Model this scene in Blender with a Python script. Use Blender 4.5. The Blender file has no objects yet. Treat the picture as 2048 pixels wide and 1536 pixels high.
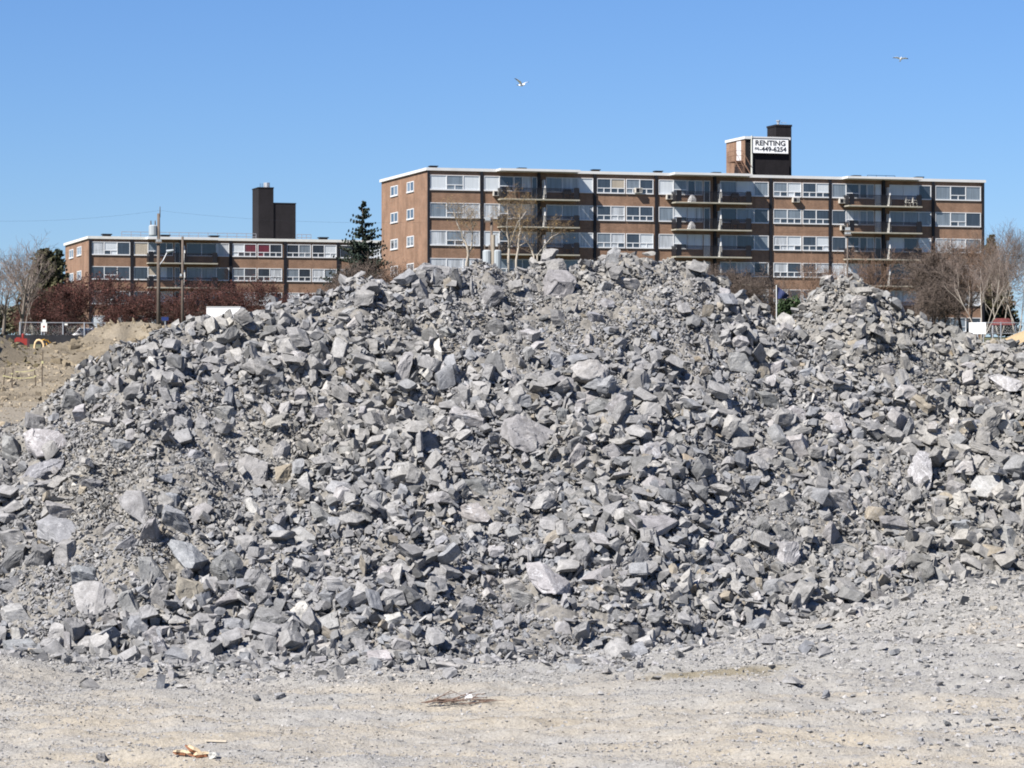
import bpy, bmesh, math, random
import numpy as np
from mathutils import Vector, Matrix
R = math.radians
F = 6100.0            # focal length of the photograph in its own pixels
CAMZ = 3.0
HOR = 785.0           # the horizon's row
scene = bpy.context.scene
COL = scene.collection
rng = np.random.default_rng(7)

# ------------------------------------------------------------------ helpers
def P(px, py, Y):
    return Vector((Y*(px-1024.0)/F, Y, CAMZ + Y*(HOR-py)/F))

def hash01(ix, iy, iz, seed):
    h = (ix.astype(np.uint32)*np.uint32(374761393)) ^ (iy.astype(np.uint32)*np.uint32(668265263)) ^ (iz.astype(np.uint32)*np.uint32(2246822519))
    h = h + np.uint32((seed*3266489917) & 0xffffffff)
    h ^= h >> np.uint32(15); h = h*np.uint32(2246822519); h ^= h >> np.uint32(13); h = h*np.uint32(3266489917); h ^= h >> np.uint32(16)
    return h.astype(np.float64)/4294967295.0

def vnoise(p, seed=0):
    p = np.asarray(p, float)
    i = np.floor(p).astype(np.int64); f = p - i
    f = f*f*f*(f*(f*6-15)+10)
    out = 0
    for dx in (0, 1):
        wx = f[:, 0] if dx else 1-f[:, 0]
        for dy in (0, 1):
            wy = f[:, 1] if dy else 1-f[:, 1]
            for dz in (0, 1):
                wz = f[:, 2] if dz else 1-f[:, 2]
                out = out + wx*wy*wz*hash01(i[:, 0]+dx, i[:, 1]+dy, i[:, 2]+dz, seed)
    return out*2-1

def fbm(p, seed=0, octv=3, gain=.5):
    p = np.asarray(p, float); a = 1.0; s = 0; n = 0
    for k in range(octv):
        s = s + a*vnoise(p*(2.03**k)+k*7.3, seed+k); n += a; a *= gain
    return s/n

def n2(x, y, sc, seed, octv=3):
    x = np.asarray(x, float); y = np.asarray(y, float)
    q = np.stack([x.ravel()/sc, y.ravel()/sc, np.full(x.size, .37)], 1)
    return fbm(q, seed, octv).reshape(x.shape)

def sstep(a, b, x):
    t = np.clip((x-a)/(b-a), 0, 1)
    return t*t*(3-2*t)

def mesh_np(name, V, T, mats, tone=None, mi=None, smooth=False):
    """V (n,3), T (m,3) triangles or (m,4) quads -> mesh"""
    me = bpy.data.meshes.new(name)
    V = np.ascontiguousarray(V, np.float32); T = np.ascontiguousarray(T, np.int32)
    k = T.shape[1]
    me.vertices.add(len(V)); me.vertices.foreach_set('co', V.ravel())
    me.loops.add(T.size); me.loops.foreach_set('vertex_index', T.ravel())
    me.polygons.add(len(T))
    me.polygons.foreach_set('loop_start', np.arange(0, T.size, k, dtype=np.int32))
    if mi is not None: me.polygons.foreach_set('material_index', np.asarray(mi, np.int32))
    for m in mats: me.materials.append(m)
    if tone is not None:
        at = me.color_attributes.new('tone', 'FLOAT_COLOR', 'POINT')
        c = np.ones((len(V), 4), np.float32); c[:, :tone.shape[1]] = tone
        at.data.foreach_set('color', c.ravel())
    me.update(calc_edges=True)
    me.polygons.foreach_set('use_smooth', np.full(len(T), bool(smooth)))
    me.validate()
    return me

def link(name, data, parent=None, loc=None, rotz=None):
    o = bpy.data.objects.new(name, data); COL.objects.link(o)
    if parent is not None: o.parent = parent
    if loc is not None: o.location = loc
    if rotz is not None: o.rotation_euler = (0, 0, rotz)
    return o

def tag(o, label=None, cat=None, group=None, kind=None):
    if label: o['label'] = label
    if cat: o['category'] = cat
    if group: o['group'] = group
    if kind: o['kind'] = kind
    return o

def thing(name, label, cat, loc=(0, 0, 0), rotz=0.0, group=None):
    return tag(link(name, None, None, loc, rotz), label, cat, group)

class MB:
    """collects boxes, tubes and polygons; build() links them as one mesh object"""
    def __init__(s): s.v = []; s.f = []; s.m = []
    def poly(s, pts, m=0):
        n = len(s.v); s.v += [tuple(p) for p in pts]; s.f.append(tuple(range(n, n+len(pts)))); s.m.append(m); return s
    def box(s, x0, x1, y0, y1, z0, z1, m=0, M=None):
        n = len(s.v)
        c = [(x, y, z) for z in (z0, z1) for y in (y0, y1) for x in (x0, x1)]
        if M is not None: c = [tuple(M @ Vector(p)) for p in c]
        s.v += c
        for q in ((0, 2, 3, 1), (4, 5, 7, 6), (0, 1, 5, 4), (2, 6, 7, 3), (0, 4, 6, 2), (1, 3, 7, 5)):
            s.f.append(tuple(n+i for i in q)); s.m.append(m)
        return s
    def tube(s, pts, rad, n=5, m=0, caps=True):
        pts = [Vector(p) for p in pts]
        if not hasattr(rad, '__len__'): rad = [rad]*len(pts)
        base = len(s.v); up = None
        for i, p in enumerate(pts):
            d = (pts[min(i+1, len(pts)-1)] - pts[max(i-1, 0)])
            if d.length < 1e-9: d = Vector((0, 0, 1))
            d.normalize()
            if up is None:
                up = d.orthogonal().normalized()
            up = (up - d*up.dot(d))
            if up.length < 1e-6: up = d.orthogonal()
            up.normalize(); b = d.cross(up)
            for k in range(n):
                a = 2*math.pi*k/n
                s.v.append(tuple(p + (up*math.cos(a) + b*math.sin(a))*rad[i]))
        for i in range(len(pts)-1):
            for k in range(n):
                a = base+i*n+k; b2 = base+i*n+(k+1) % n
                s.f.append((a, b2, b2+n, a+n)); s.m.append(m)
        if caps:
            s.f.append(tuple(base+k for k in reversed(range(n)))); s.m.append(m)
            e = base+(len(pts)-1)*n
            s.f.append(tuple(e+k for k in range(n))); s.m.append(m)
        return s
    def build(s, name, mats, parent=None, smooth=False, loc=None):
        if not isinstance(mats, (list, tuple)): mats = [mats]
        me = bpy.data.meshes.new(name); me.from_pydata(s.v, [], s.f)
        for m in mats: me.materials.append(m)
        if len(mats) > 1: me.polygons.foreach_set('material_index', s.m)
        if smooth: me.polygons.foreach_set('use_smooth', [True]*len(s.f))
        me.update()
        return link(name, me, parent, loc)

# ------------------------------------------------------------------ materials
def new_mat(name):
    m = bpy.data.materials.new(name); m.use_nodes = True
    nt = m.node_tree; b = nt.nodes['Principled BSDF']
    return m, nt, b
def N(nt, typ, **kw):
    n = nt.nodes.new(typ)
    for k, v in kw.items():
        if k in n.inputs: n.inputs[k].default_value = v
        else: setattr(n, k, v)
    return n
def ramp(nt, pts, interp='LINEAR'):
    n = nt.nodes.new('ShaderNodeValToRGB'); cr = n.color_ramp; cr.interpolation = interp
    while len(cr.elements) < len(pts): cr.elements.new(.5)
    for e, (p, c) in zip(cr.elements, pts):
        e.position = p; e.color = (*c, 1) if hasattr(c, '__len__') else (c, c, c, 1)
    return n
def mixc(nt, a, b, fac, mode='MIX'):
    n = nt.nodes.new('ShaderNodeMix'); n.data_type = 'RGBA'; n.blend_type = mode
    for sock, v in ((n.inputs[0], fac), (n.inputs[6], a), (n.inputs[7], b)):
        if hasattr(v, 'is_linked') or hasattr(v, 'links'): nt.links.new(v, sock)
        elif hasattr(v, '__len__'): sock.default_value = (*v[:3], 1)
        else: sock.default_value = v if sock.type == 'VALUE' else (v, v, v, 1)
    return n.outputs[2]
def plain(name, col, rough=.7, var=.12, scale=3.0, metal=0.0, spec=.3):
    m, nt, b = new_mat(name)
    tc = N(nt, 'ShaderNodeTexCoord')
    no = N(nt, 'ShaderNodeTexNoise', Scale=scale, Detail=4.0, Roughness=.6)
    nt.links.new(tc.outputs['Object'], no.inputs['Vector'])
    r = ramp(nt, [(.3, tuple(c*(1-var) for c in col)), (.7, tuple(min(1, c*(1+var)) for c in col))])
    nt.links.new(no.outputs['Fac'], r.inputs['Fac']); nt.links.new(r.outputs['Color'], b.inputs['Base Color'])
    b.inputs['Roughness'].default_value = rough; b.inputs['Metallic'].default_value = metal
    b.inputs['Specular IOR Level'].default_value = spec
    return m

def make_rock_mat():
    m, nt, b = new_mat('limestone')
    at = N(nt, 'ShaderNodeAttribute', attribute_name='tone')
    ge = N(nt, 'ShaderNodeNewGeometry')
    no = N(nt, 'ShaderNodeTexNoise', Scale=9.0, Detail=6.0, Roughness=.62)
    nt.links.new(ge.outputs['Position'], no.inputs['Vector'])
    r = ramp(nt, [(.28, .66), (.5, .98), (.72, 1.28)])
    nt.links.new(no.outputs['Fac'], r.inputs['Fac'])
    c = mixc(nt, at.outputs['Color'], r.outputs['Color'], 1.0, 'MULTIPLY')
    # speckle
    n3 = N(nt, 'ShaderNodeTexNoise', Scale=70.0, Detail=3.0, Roughness=.7)
    nt.links.new(ge.outputs['Position'], n3.inputs['Vector'])
    r3 = ramp(nt, [(.35, .78), (.62, 1.12)]); nt.links.new(n3.outputs['Fac'], r3.inputs['Fac'])
    c = mixc(nt, c, r3.outputs['Color'], 1.0, 'MULTIPLY')
    # pale calcite veins and bruises: a thin band of a warped noise, strength from alpha
    n2_ = N(nt, 'ShaderNodeTexNoise', Scale=4.2, Detail=3.0, Roughness=.55, Distortion=1.4)
    nt.links.new(ge.outputs['Position'], n2_.inputs['Vector'])
    rv = ramp(nt, [(.485, 0.0), (.5, 1.0), (.52, 0.0)]); nt.links.new(n2_.outputs['Fac'], rv.inputs['Fac'])
    n4 = N(nt, 'ShaderNodeTexNoise', Scale=13.0, Detail=4.0, Roughness=.7)
    nt.links.new(ge.outputs['Position'], n4.inputs['Vector'])
    rb = ramp(nt, [(.58, 0.0), (.7, .75)]); nt.links.new(n4.outputs['Fac'], rb.inputs['Fac'])
    mx = N(nt, 'ShaderNodeMath', operation='MAXIMUM'); nt.links.new(rv.outputs['Color'], mx.inputs[0]); nt.links.new(rb.outputs['Color'], mx.inputs[1])
    inv = N(nt, 'ShaderNodeMath', operation='SUBTRACT'); inv.inputs[0].default_value = 1.0; nt.links.new(at.outputs['Alpha'], inv.inputs[1])
    mu = N(nt, 'ShaderNodeMath', operation='MULTIPLY'); nt.links.new(mx.outputs[0], mu.inputs[0]); nt.links.new(inv.outputs[0], mu.inputs[1])
    c = mixc(nt, c, (.40, .40, .41), mu.outputs[0])
    nt.links.new(c, b.inputs['Base Color'])
    b.inputs['Roughness'].default_value = .88; b.inputs['Specular IOR Level'].default_value = .25
    bp = N(nt, 'ShaderNodeBump', Strength=.5, Distance=.006); nt.links.new(n3.outputs['Fac'], bp.inputs['Height'])
    nt.links.new(bp.outputs['Normal'], b.inputs['Normal'])
    return m
ROCK = make_rock_mat()

# ------------------------------------------------------------------ terrain
def interp(px, tab):
    t = np.array(tab, float); return np.interp(px, t[:, 0], t[:, 1])
GY = [(0, -.6), (18, -.1), (26, 0), (38, 0.1), (44, 1.4), (50, 2.75), (62, 3.45), (100, 4.2), (160, 5.4), (220, 6.5), (300, 8.3), (345, 9.3), (420, 9.6), (2500, 10)]
def bump(x, y, cx, cy, rx, ry, h, p=1.0):
    d = np.sqrt(((x-cx)/rx)**2 + ((y-cy)/ry)**2)
    return h*(1-sstep(0, 1, d))
def G(x, y):
    x = np.asarray(x, float); y = np.asarray(y, float)
    z = interp(y, GY)
    # the ground climbs to the right of the heap's foot
    z = z + .75*sstep(.3, 7.0, x)*sstep(27, 38, y)*(1-sstep(44, 52, y))
    z = z + .10*n2(x, y*1.0, 2.2, 11)*sstep(20, 24, y)*(1-sstep(60, 120, y))
    # wheel ruts running across
    z = z + (.055*n2(x*.35+y*.05, y*1.5, .75, 15, 3) + .03*n2(x*.6, y*1.5, .3, 17, 2))*sstep(22, 24, y)*(1-sstep(38, 42, y))
    z = z + .035*np.sin((y+.16*x+.5*n2(x, y, 4.0, 5))*5.2)*sstep(22, 26, y)*(1-sstep(35, 40, y))
    # low spoil bank at the near left
    z = z + bump(x, y, -5.6, 31.2, 1.5, 1.6, .22)
    # the excavated dirt mound on the left, with the clods in front of it
    m = bump(x, y, -9.1, 74, 2.5, 6.5, 1.02) + bump(x, y, -11.0, 71, 2.2, 5.0, .33) + bump(x, y, -7.4, 75, 2.0, 5, .42)
    m2 = bump(x, y, -12.3, 69, 1.6, 3.5, .80)
    z = z + m*(1+.35*n2(x, y, .9, 21, 4) - .35*np.abs(n2(x, y, .6, 22, 3))) + m2*(1+.5*n2(x, y, .5, 25, 4))
    z = z + (.12*n2(x, y, .9, 31, 4)+.07*n2(x, y, .3, 33) - .10*np.abs(n2(x, y, .5, 35, 3)))*sstep(48, 55, y)*(1-sstep(95, 120, y))
    # sand on the right
    z = z + bump(x, y, 13.8, 76, 3.0, 6, 1.05)*(1+.10*n2(x, y, .9, 41))
    return z

A_BASE = [(-400, 1290), (0, 1318), (150, 1345), (330, 1350), (600, 1338), (900, 1335), (1050, 1315), (1200, 1268), (1320, 1225), (1500, 1200), (1700, 1185), (1850, 1160), (2048, 1125), (2400, 1090)]
A_Y0 = [(-400, 35), (0, 34.3), (300, 33.0), (900, 33.4), (1200, 34.4), (1500, 35.6), (1800, 36.6), (2048, 37.6), (2400, 38.5)]
A_TOP = [(-400, 960), (-150, 905), (0, 862), (40, 838), (100, 798), (170, 752), (230, 712), (300, 678), (370, 653), (420, 638), (500, 626), (560, 616), (620, 598), (680, 584), (740, 566), (800, 554), (850, 540),
         (900, 530), (970, 521), (1050, 519), (1110, 513), (1190, 508), (1250, 504), (1300, 507), (1350, 519), (1400, 538), (1450, 567), (1490, 600), (1530, 622), (1560, 646), (1640, 705), (1720, 752),
         (1800, 785), (1900, 800), (2048, 806), (2400, 815)]
B_TOP = [(1300, 830), (1420, 770), (1500, 715), (1560, 668), (1590, 644), (1620, 610), (1660, 583), (1700, 572), (1740, 578), (1780, 606), (1820, 634), (1860, 662), (1900, 683), (1960, 695), (2048, 703), (2150, 710), (2400, 740)]
S_A = .62
def colpx(x, y): return 1024 + F*np.asarray(x)/np.asarray(y)
def A_line(px):
    y0 = interp(px, A_Y0); z0 = CAMZ + y0*(HOR-interp(px, A_BASE))/F
    k = (HOR-interp(px, A_TOP))/F
    yc = (CAMZ - z0 + S_A*y0)/(S_A-k)
    return y0, z0, yc, CAMZ + yc*k
def pileA(x, y, rough=True):
    x = np.asarray(x, float); y = np.asarray(y, float); px = colpx(x, y)
    y0, z0, yc, zc = A_line(px)
    t = (y-y0)/(yc-y0)
    front = z0 + (zc-z0)*t + .16*np.sin(np.clip(t, 0, 1)*math.pi)*np.sin(px*.006+1.0)
    toe = -.35*np.exp(-np.clip(t, 0, 9)*9)*0
    topz = zc - np.clip(y-yc-.5, 0, 99)*.66
    z = np.minimum(front, topz) + toe
    if rough:
        w = sstep(0, .12, t)
        z = z + w*(.20*n2(x, y, 1.5, 51, 2) + .21*n2(x, y, .42, 53, 2)) - .15*w
    return z
def pileB(x, y, rough=True):
    x = np.asarray(x, float); y = np.asarray(y, float); px = colpx(x, y)
    zc = CAMZ + 48.5*(HOR-interp(px, B_TOP))/F
    d = y-48.5
    z = zc - np.where(d < 0, -d*.60, np.clip(d-.4, 0, 99)*.66)
    if rough: z = z + .16*n2(x, y, 1.3, 61, 2)+.09*n2(x, y, .5, 63, 2) - .06
    return np.where(px < 1300, -9, z)
def H(x, y):
    return np.maximum(np.maximum(G(x, y), pileA(x, y)), pileB(x, y))

def cast(px, py, y0=22.0, y1=70.0):
    """first hit of the photograph's ray with the ground and heaps"""
    Y = np.linspace(y0, y1, 900)
    X = Y*(px-1024)/F; Z = CAMZ + Y*(HOR-py)/F
    d = H(X, Y)-Z
    i = np.argmax(d > 0)
    if d[i] <= 0: return None
    if i > 0:
        t = d[i-1]/(d[i-1]-d[i]); Yh = Y[i-1]+(Y[i]-Y[i-1])*t
    else: Yh = Y[0]
    return Vector((Yh*(px-1024)/F, Yh, CAMZ + Yh*(HOR-py)/F))

# ------------------------------------------------------------------ rock shapes
def hull(pts):
    bm = bmesh.new()
    for p in pts: bm.verts.new(p)
    r = bmesh.ops.convex_hull(bm, input=bm.verts[:])
    bad = [g for g in r['geom_interior'] if isinstance(g, bmesh.types.BMVert)]
    if bad: bmesh.ops.delete(bm, geom=bad, context='VERTS')
    bmesh.ops.triangulate(bm, faces=bm.faces[:])
    bmesh.ops.recalc_face_normals(bm, faces=bm.faces[:])
    bm.verts.index_update()
    V = np.array([v.co[:] for v in bm.verts]); T = np.array([[v.index for v in f.verts] for f in bm.faces])
    bm.free(); return V, T
def subdiv(V, T):
    e = np.sort(np.concatenate([T[:, [0, 1]], T[:, [1, 2]], T[:, [2, 0]]]), 1)
    u, inv = np.unique(e, axis=0, return_inverse=True); inv = inv.ravel()
    mid = (V[u[:, 0]]+V[u[:, 1]])/2; n = len(T); o = len(V)
    a, b, c = inv[:n]+o, inv[n:2*n]+o, inv[2*n:]+o
    T2 = np.concatenate([np.stack([T[:, 0], a, c], 1), np.stack([T[:, 1], b, a], 1), np.stack([T[:, 2], c, b], 1), np.stack([a, b, c], 1)])
    return np.concatenate([V, mid]), T2
def vnormals(V, T):
    n = np.cross(V[T[:, 1]]-V[T[:, 0]], V[T[:, 2]]-V[T[:, 0]])
    o = np.zeros_like(V)
    for k in range(3): np.add.at(o, T[:, k], n)
    return o/np.maximum(np.linalg.norm(o, axis=1, keepdims=True), 1e-9)
def lap(V, T, f):
    e = np.concatenate([T[:, [0, 1]], T[:, [1, 2]], T[:, [2, 0]]]); s = np.zeros_like(V); c = np.zeros(len(V))
    np.add.at(s, e[:, 0], V[e[:, 1]]); np.add.at(c, e[:, 0], 1)
    f = np.asarray(f); f = f[:, None] if f.ndim else f
    return V + (s/c[:, None]-V)*f
def rough_rock(V, T, size, target, seed, amp=.035, layers=0.0, cut=None):
    """split a hull into small facets, chip its edges, roughen and ledge its faces"""
    for _ in range(6):
        el = np.linalg.norm(V[T[:, 0]]-V[T[:, 1]], axis=1).mean()
        if el <= target or len(T) > 9000: break
        V, T = subdiv(V, T)
    w = np.clip(.16+.5*fbm(V/size*3.1, seed, 2), 0.0, .55)
    V = lap(V, T, w)
    nn = vnormals(V, T)
    d = fbm(V/size*2.3, seed+3, 3)*amp*1.1 + fbm(V/size*8, seed+5, 3)*amp*.75
    # broken ledges: stepped noise, sharp where a flake came off
    st = fbm(V/size*2.7+5, seed+9, 2); d = d - amp*1.3*(st > .18) - amp*.9*(st < -.35)
    if layers: d = d + layers*amp*np.sign(np.sin((V @ np.array([.15, .1, 1.0]))/size*22+3*st))*.5
    V = V + nn*(d*size)[:, None]
    return V, T
def blob_pts(r, dims, n, p=4.0):
    u = r.uniform(-1, 1, (n, 3)); u = u/np.maximum(1e-6, (np.abs(u)**p).sum(1))[:, None]**(1/p)
    return u*(np.asarray(dims)/2)*r.uniform(.82, 1.0, (n, 1))
def cut_rock(r, dims, ncut):
    """a sheared block with its corners and edges broken off by random flat cuts: sharp, angular"""
    bm = bmesh.new(); bmesh.ops.create_cube(bm, size=1.0)
    sh = r.uniform(-.42, .42, 4); tp = r.uniform(.42, 1.0, 2)
    for v in bm.verts:
        x, y, z = v.co
        if z > 0: x, y = x*tp[0], y*tp[1]
        v.co = (x+sh[0]*z+sh[1]*y, y+sh[2]*z, z+sh[3]*x*.5)
    for _ in range(ncut):
        n = r.normal(size=3); n = n/np.linalg.norm(n); n = np.sign(n)*np.abs(n)**.7; n /= np.linalg.norm(n)
        ext = max((Vector(n).dot(v.co) for v in bm.verts), default=0)
        g = bm.verts[:]+bm.edges[:]+bm.faces[:]
        res = bmesh.ops.bisect_plane(bm, geom=g, plane_co=Vector(n)*ext*r.uniform(.62, .90), plane_no=Vector(n), clear_outer=True)
        e = [x for x in res['geom_cut'] if isinstance(x, bmesh.types.BMEdge)]
        if e: bmesh.ops.contextual_create(bm, geom=e)
    P3 = np.array([v.co[:] for v in bm.verts]); bm.free()
    P3 = P3-(P3.max(0)+P3.min(0))/2; P3 /= np.maximum(np.ptp(P3, axis=0), 1e-6)
    return P3*np.asarray(dims)
def shard(r, dims):
    """a splintered fragment: the hull of a handful of scattered points, so wedges, fins and points"""
    P3 = r.uniform(-1, 1, (int(r.integers(6, 9)), 3)); P3 *= (1/np.maximum(np.abs(P3).max(1), .45))[:, None]
    P3 = P3-(P3.max(0)+P3.min(0))/2; P3 /= np.maximum(np.ptp(P3, axis=0), 1e-6)
    return P3*np.asarray(dims)
def fragment(r, dims, big=False):
    return shard(r, dims) if r.random() < (.12 if big else .38) else cut_rock(r, dims, int(r.integers(2, 5 if not big else 7)))
def chip(V, T, seed, amp=.02, levels=1):
    """split the flat faces once or twice and nick them a little, keeping the arrises sharp"""
    for _ in range(levels): V, T = subdiv(V, T)
    nn = vnormals(V, T)
    return V + nn*(fbm(V*3.3, seed, 2)*amp - amp*1.2*(fbm(V*2.4+3, seed+4, 2) > .22))[:, None], T
def rand_rot(r):
    q = r.normal(size=4); q /= np.linalg.norm(q); w, x, y, z = q
    return np.array([[1-2*(y*y+z*z), 2*(x*y-z*w), 2*(x*z+y*w)], [2*(x*y+z*w), 1-2*(x*x+z*z), 2*(y*z-x*w)], [2*(x*z-y*w), 2*(y*z+x*w), 1-2*(x*x+y*y)]])
def rot_batch(r, n):
    q = r.normal(size=(n, 4)); q /= np.linalg.norm(q, axis=1, keepdims=True); w, x, y, z = q.T
    return np.stack([np.stack([1-2*(y*y+z*z), 2*(x*y-z*w), 2*(x*z+y*w)], 1), np.stack([2*(x*y+z*w), 1-2*(x*x+z*z), 2*(y*z-x*w)], 1), np.stack([2*(x*z-y*w), 2*(y*z+x*w), 1-2*(x*x+y*y)], 1)], 1)
TONES = {'p': (0.232, 0.228, 0.224), 'g': (0.19, 0.188, 0.189), 'd': (0.13, 0.131, 0.132), 'b': (0.175, 0.18, 0.191), 'w': (0.349, 0.342, 0.327), 't': (0.224, 0.193, 0.15), 'm': (0.209, 0.188, 0.157), 'v': (0.235, 0.228, 0.231)}
# ------------------------------------------------------------------ the big rocks, read off the photograph: outline, tone, (phrase that names it as a landmark, full label)
POLY = [
 ('g', '1006,836 1034,827 1057,839 1111,861 1098,881 1080,896 1057,900 1019,887 998,870', ('the largest boulder mid-heap', 'largest boulder in the middle of the heap, rough speckled grey with a pointed tip')),
 ('p', '1140,735 1155,722 1195,718 1218,735 1218,760 1185,770 1160,768 1142,758', ('the smooth pale block', 'smooth pale grey block alone below the fine-grained bowl of the heap')),
 ('v', '1839,901 1864,903 1863,938 1857,976 1838,992 1814,983 1810,958 1814,935', ('the tall upright slab', 'tall upright veined slab standing on end with a deep shadow beside it')),
 ('v', '1785,876 1802,864 1823,873 1829,897 1811,910 1791,916 1773,902', ('the white-streaked boulder', 'white-streaked boulder just above the tall upright slab')),
 ('p', '1943,964 1958,949 1999,949 2010,973 2002,993 1972,999 1943,990 1939,976', ('the flat-topped pale block', 'flat-topped pale block with a shaded underside near the right edge')),
 ('d', '422,1119 457,1099 480,1116 501,1151 495,1175 480,1184 445,1172 419,1143', ('the dark peaked boulder', 'dark peaked boulder with a light left face low on the heap')),
 ('p', '143,1172 164,1162 199,1163 246,1195 249,1222 228,1234 176,1234 149,1204', ('the big pale rounded boulder', 'big pale rounded boulder low on the left of the heap')),
 ('b', '331,1087 340,1077 384,1087 422,1119 410,1140 384,1149 360,1131 349,1111', ('the broad bluish slab', 'broad bluish slab tilted against the dark peaked boulder')),
 ('b', '70,1043 97,1029 141,1040 164,1061 161,1084 105,1093 73,1075', ('the massive bluish boulder', 'massive rounded bluish boulder near the left edge')),
 ('v', '44,867 64,854 117,859 138,888 129,914 76,923 53,897', ('the cracked white-veined boulder', 'cracked white-veined boulder high on the left flank')),
 ('g', '237,996 252,982 281,982 302,1005 313,1046 305,1061 272,1031 240,1014', ('the leaning purplish slab', 'leaning purplish grey slab over a pocket of brown clay')),
 ('g', '476,917 492,911 536,923 539,964 510,973 469,964', ('the square-faced block', 'square-faced grey block beside a tan granite lump')),
 ('t', '548,935 583,926 590,946 574,973 557,973', ('the tan granite lump', 'tan granite lump, the only speckled brown block of its size')),
 ('p', '154,1285 169,1273 205,1269 212,1288 205,1315 181,1319 157,1312', ('the sharp cube-like block', 'sharp cube-like block at the foot of the heap with a dark side')),
 ('v', '1050,1126 1081,1123 1104,1143 1139,1164 1142,1190 1098,1190 1057,1155', ('the long white-veined slab', 'long white-veined slab low in the centre of the heap')),
 ('g', '1256,1040 1270,1030 1330,1030 1355,1042 1336,1067 1307,1083 1286,1069 1268,1052', ('the wide wedge boulder', 'wide grey wedge boulder tapering downwards below the middle')),
 ('p', '356,671 375,645 391,641 395,645 385,663 373,675 359,679', ('the bright white shard', 'bright white shard leaning at the crest of the left shoulder')),
 ('v', '1976,754 2000,746 2048,765 2051,778 2016,781 1994,779', ('the long pale slab at the edge', 'long pale slab jutting over a dark hollow at the right edge')),
 ('b', '651,979 661,959 696,964 723,986 701,997 660,989', ('the flat bluish flagstone', 'flat bluish flagstone with ragged lower edge, shadow beneath')),
 ('w', '490,998 502,994 523,1017 522,1027 509,1030 491,1014', ('the brilliant white block', 'brilliant white block leaning among dark stones left of centre')),
 ('d', '490,1096 548,1087 556,1098 528,1112 497,1117', ('the layered dark slab', 'layered dark slab with split bedding right of the dark peaked boulder')),
 ('g', '1314,1095 1340,1085 1356,1087 1338,1101 1321,1105', None),
 ('p', '1211,954 1248,956 1272,964 1248,978 1217,968', None),
 ('g', '1281,964 1305,950 1334,964 1330,982 1295,989 1284,978', ('the round-bottomed grey boulder', 'round-bottomed smooth grey boulder near the heap centre')),
 ('p', '1317,970 1325,972 1373,989 1379,1005 1371,1013 1342,1005', None),
 ('g', '1330,1015 1342,1007 1373,1015 1389,1028 1377,1038 1346,1030', None),
 ('d', '1140,1069 1186,1064 1196,1085 1186,1110 1178,1114 1155,1095', ('the dark inverted triangle', 'dark inverted triangle of rock with ribbed face')),
 ('p', '1448,1083 1483,1075 1498,1085 1489,1110 1457,1110', None),
 ('v', '1375,1097 1393,1077 1430,1083 1436,1097 1405,1101', None),
 ('p', '1424,970 1432,968 1465,989 1463,1001 1436,995', None),
 ('p', '1287,927 1311,919 1327,929 1321,948 1295,940', None),
 ('t', '1348,909 1360,901 1391,917 1377,923 1354,919', None),
 ('g', '1198,1015 1245,999 1245,1013 1215,1030 1217,1048 1200,1042', None),
 ('g', '1205,1066 1221,1054 1241,1056 1241,1071 1211,1079', None),
 ('g', '1161,1159 1178,1144 1221,1128 1221,1146 1190,1165', None),
 ('g', '1260,1114 1291,1114 1293,1134 1276,1142', None),
 ('g', '1411,1136 1430,1122 1452,1132 1430,1155 1416,1153', None),
 ('g', '478,638 512,640 521,645 512,665 498,663 478,649', ('the squat crest block', 'squat grey block on the crest right of the bright white shard')),
 ('g', '458,642 476,641 478,659 465,663', None), ('g', '461,622 482,620 488,632 475,639 461,639', None),
 ('g', '506,628 523,615 547,624 549,636 520,639', None), ('g', '406,638 422,627 445,626 449,634 426,640', None),
 ('p', '336,659 352,645 365,649 359,661', None), ('b', '342,696 367,692 361,706 355,711', None),
 ('g', '311,841 338,825 342,839 324,858 314,850', None), ('g', '391,852 396,823 422,845 420,858 398,860', None),
 ('p', '555,829 561,806 580,800 582,815 572,832', None), ('g', '587,835 605,813 613,827 613,845 600,849', None),
 ('p', '484,901 502,890 529,909 510,913', None), ('g', '250,860 264,856 277,872 270,882 250,878', None),
 ('g', '346,745 367,733 387,745 375,765 352,761', None), ('d', '328,784 359,770 359,792 334,796', None),
 ('g', '336,866 375,854 385,870 383,886 344,882', None), ('p', '592,963 613,941 622,962 616,983', None),
 ('d', '642,925 652,921 695,938 688,951 663,941', None), ('g', '619,1007 629,1005 668,1036 674,1054 660,1058 629,1046', None),
 ('g', '673,1036 704,1022 734,1036 715,1051 680,1049', None), ('g', '545,1039 565,1023 578,1030 567,1054 550,1048', None),
 ('p', '579,1027 603,1029 597,1048 584,1045', None), ('b', '534,1054 554,1046 572,1060 567,1073 540,1063', None),
 ('g', '576,1064 601,1051 629,1071 632,1089 616,1101 595,1095 586,1076', None), ('p', '450,1092 463,1079 480,1086 474,1101 458,1099', None),
 ('p', '689,1101 712,1101 714,1118 688,1118', None), ('d', '1913,717 1935,708 1952,717 1941,728 1915,723', None),
 ('p', '1917,732 1935,723 1948,730 1935,743', None), ('v', '1645,835 1659,822 1681,825 1690,857 1683,866 1672,866', ('the streaked half-buried slab', 'streaked slab half buried in fine gravel on the right')),
 ('p', '1698,857 1712,846 1727,863 1725,877 1709,870', None), ('b', '1772,815 1786,811 1814,828 1810,837 1786,833', None),
 ('b', '1808,853 1821,850 1832,863 1830,874 1812,868', None), ('g', '1841,844 1860,839 1869,846 1865,855 1849,853', None),
 ('p', '1939,804 1952,802 1959,820 1952,828 1943,820', None), ('p', '1876,918 1893,915 1917,925 1900,931 1878,927', None),
]
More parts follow.
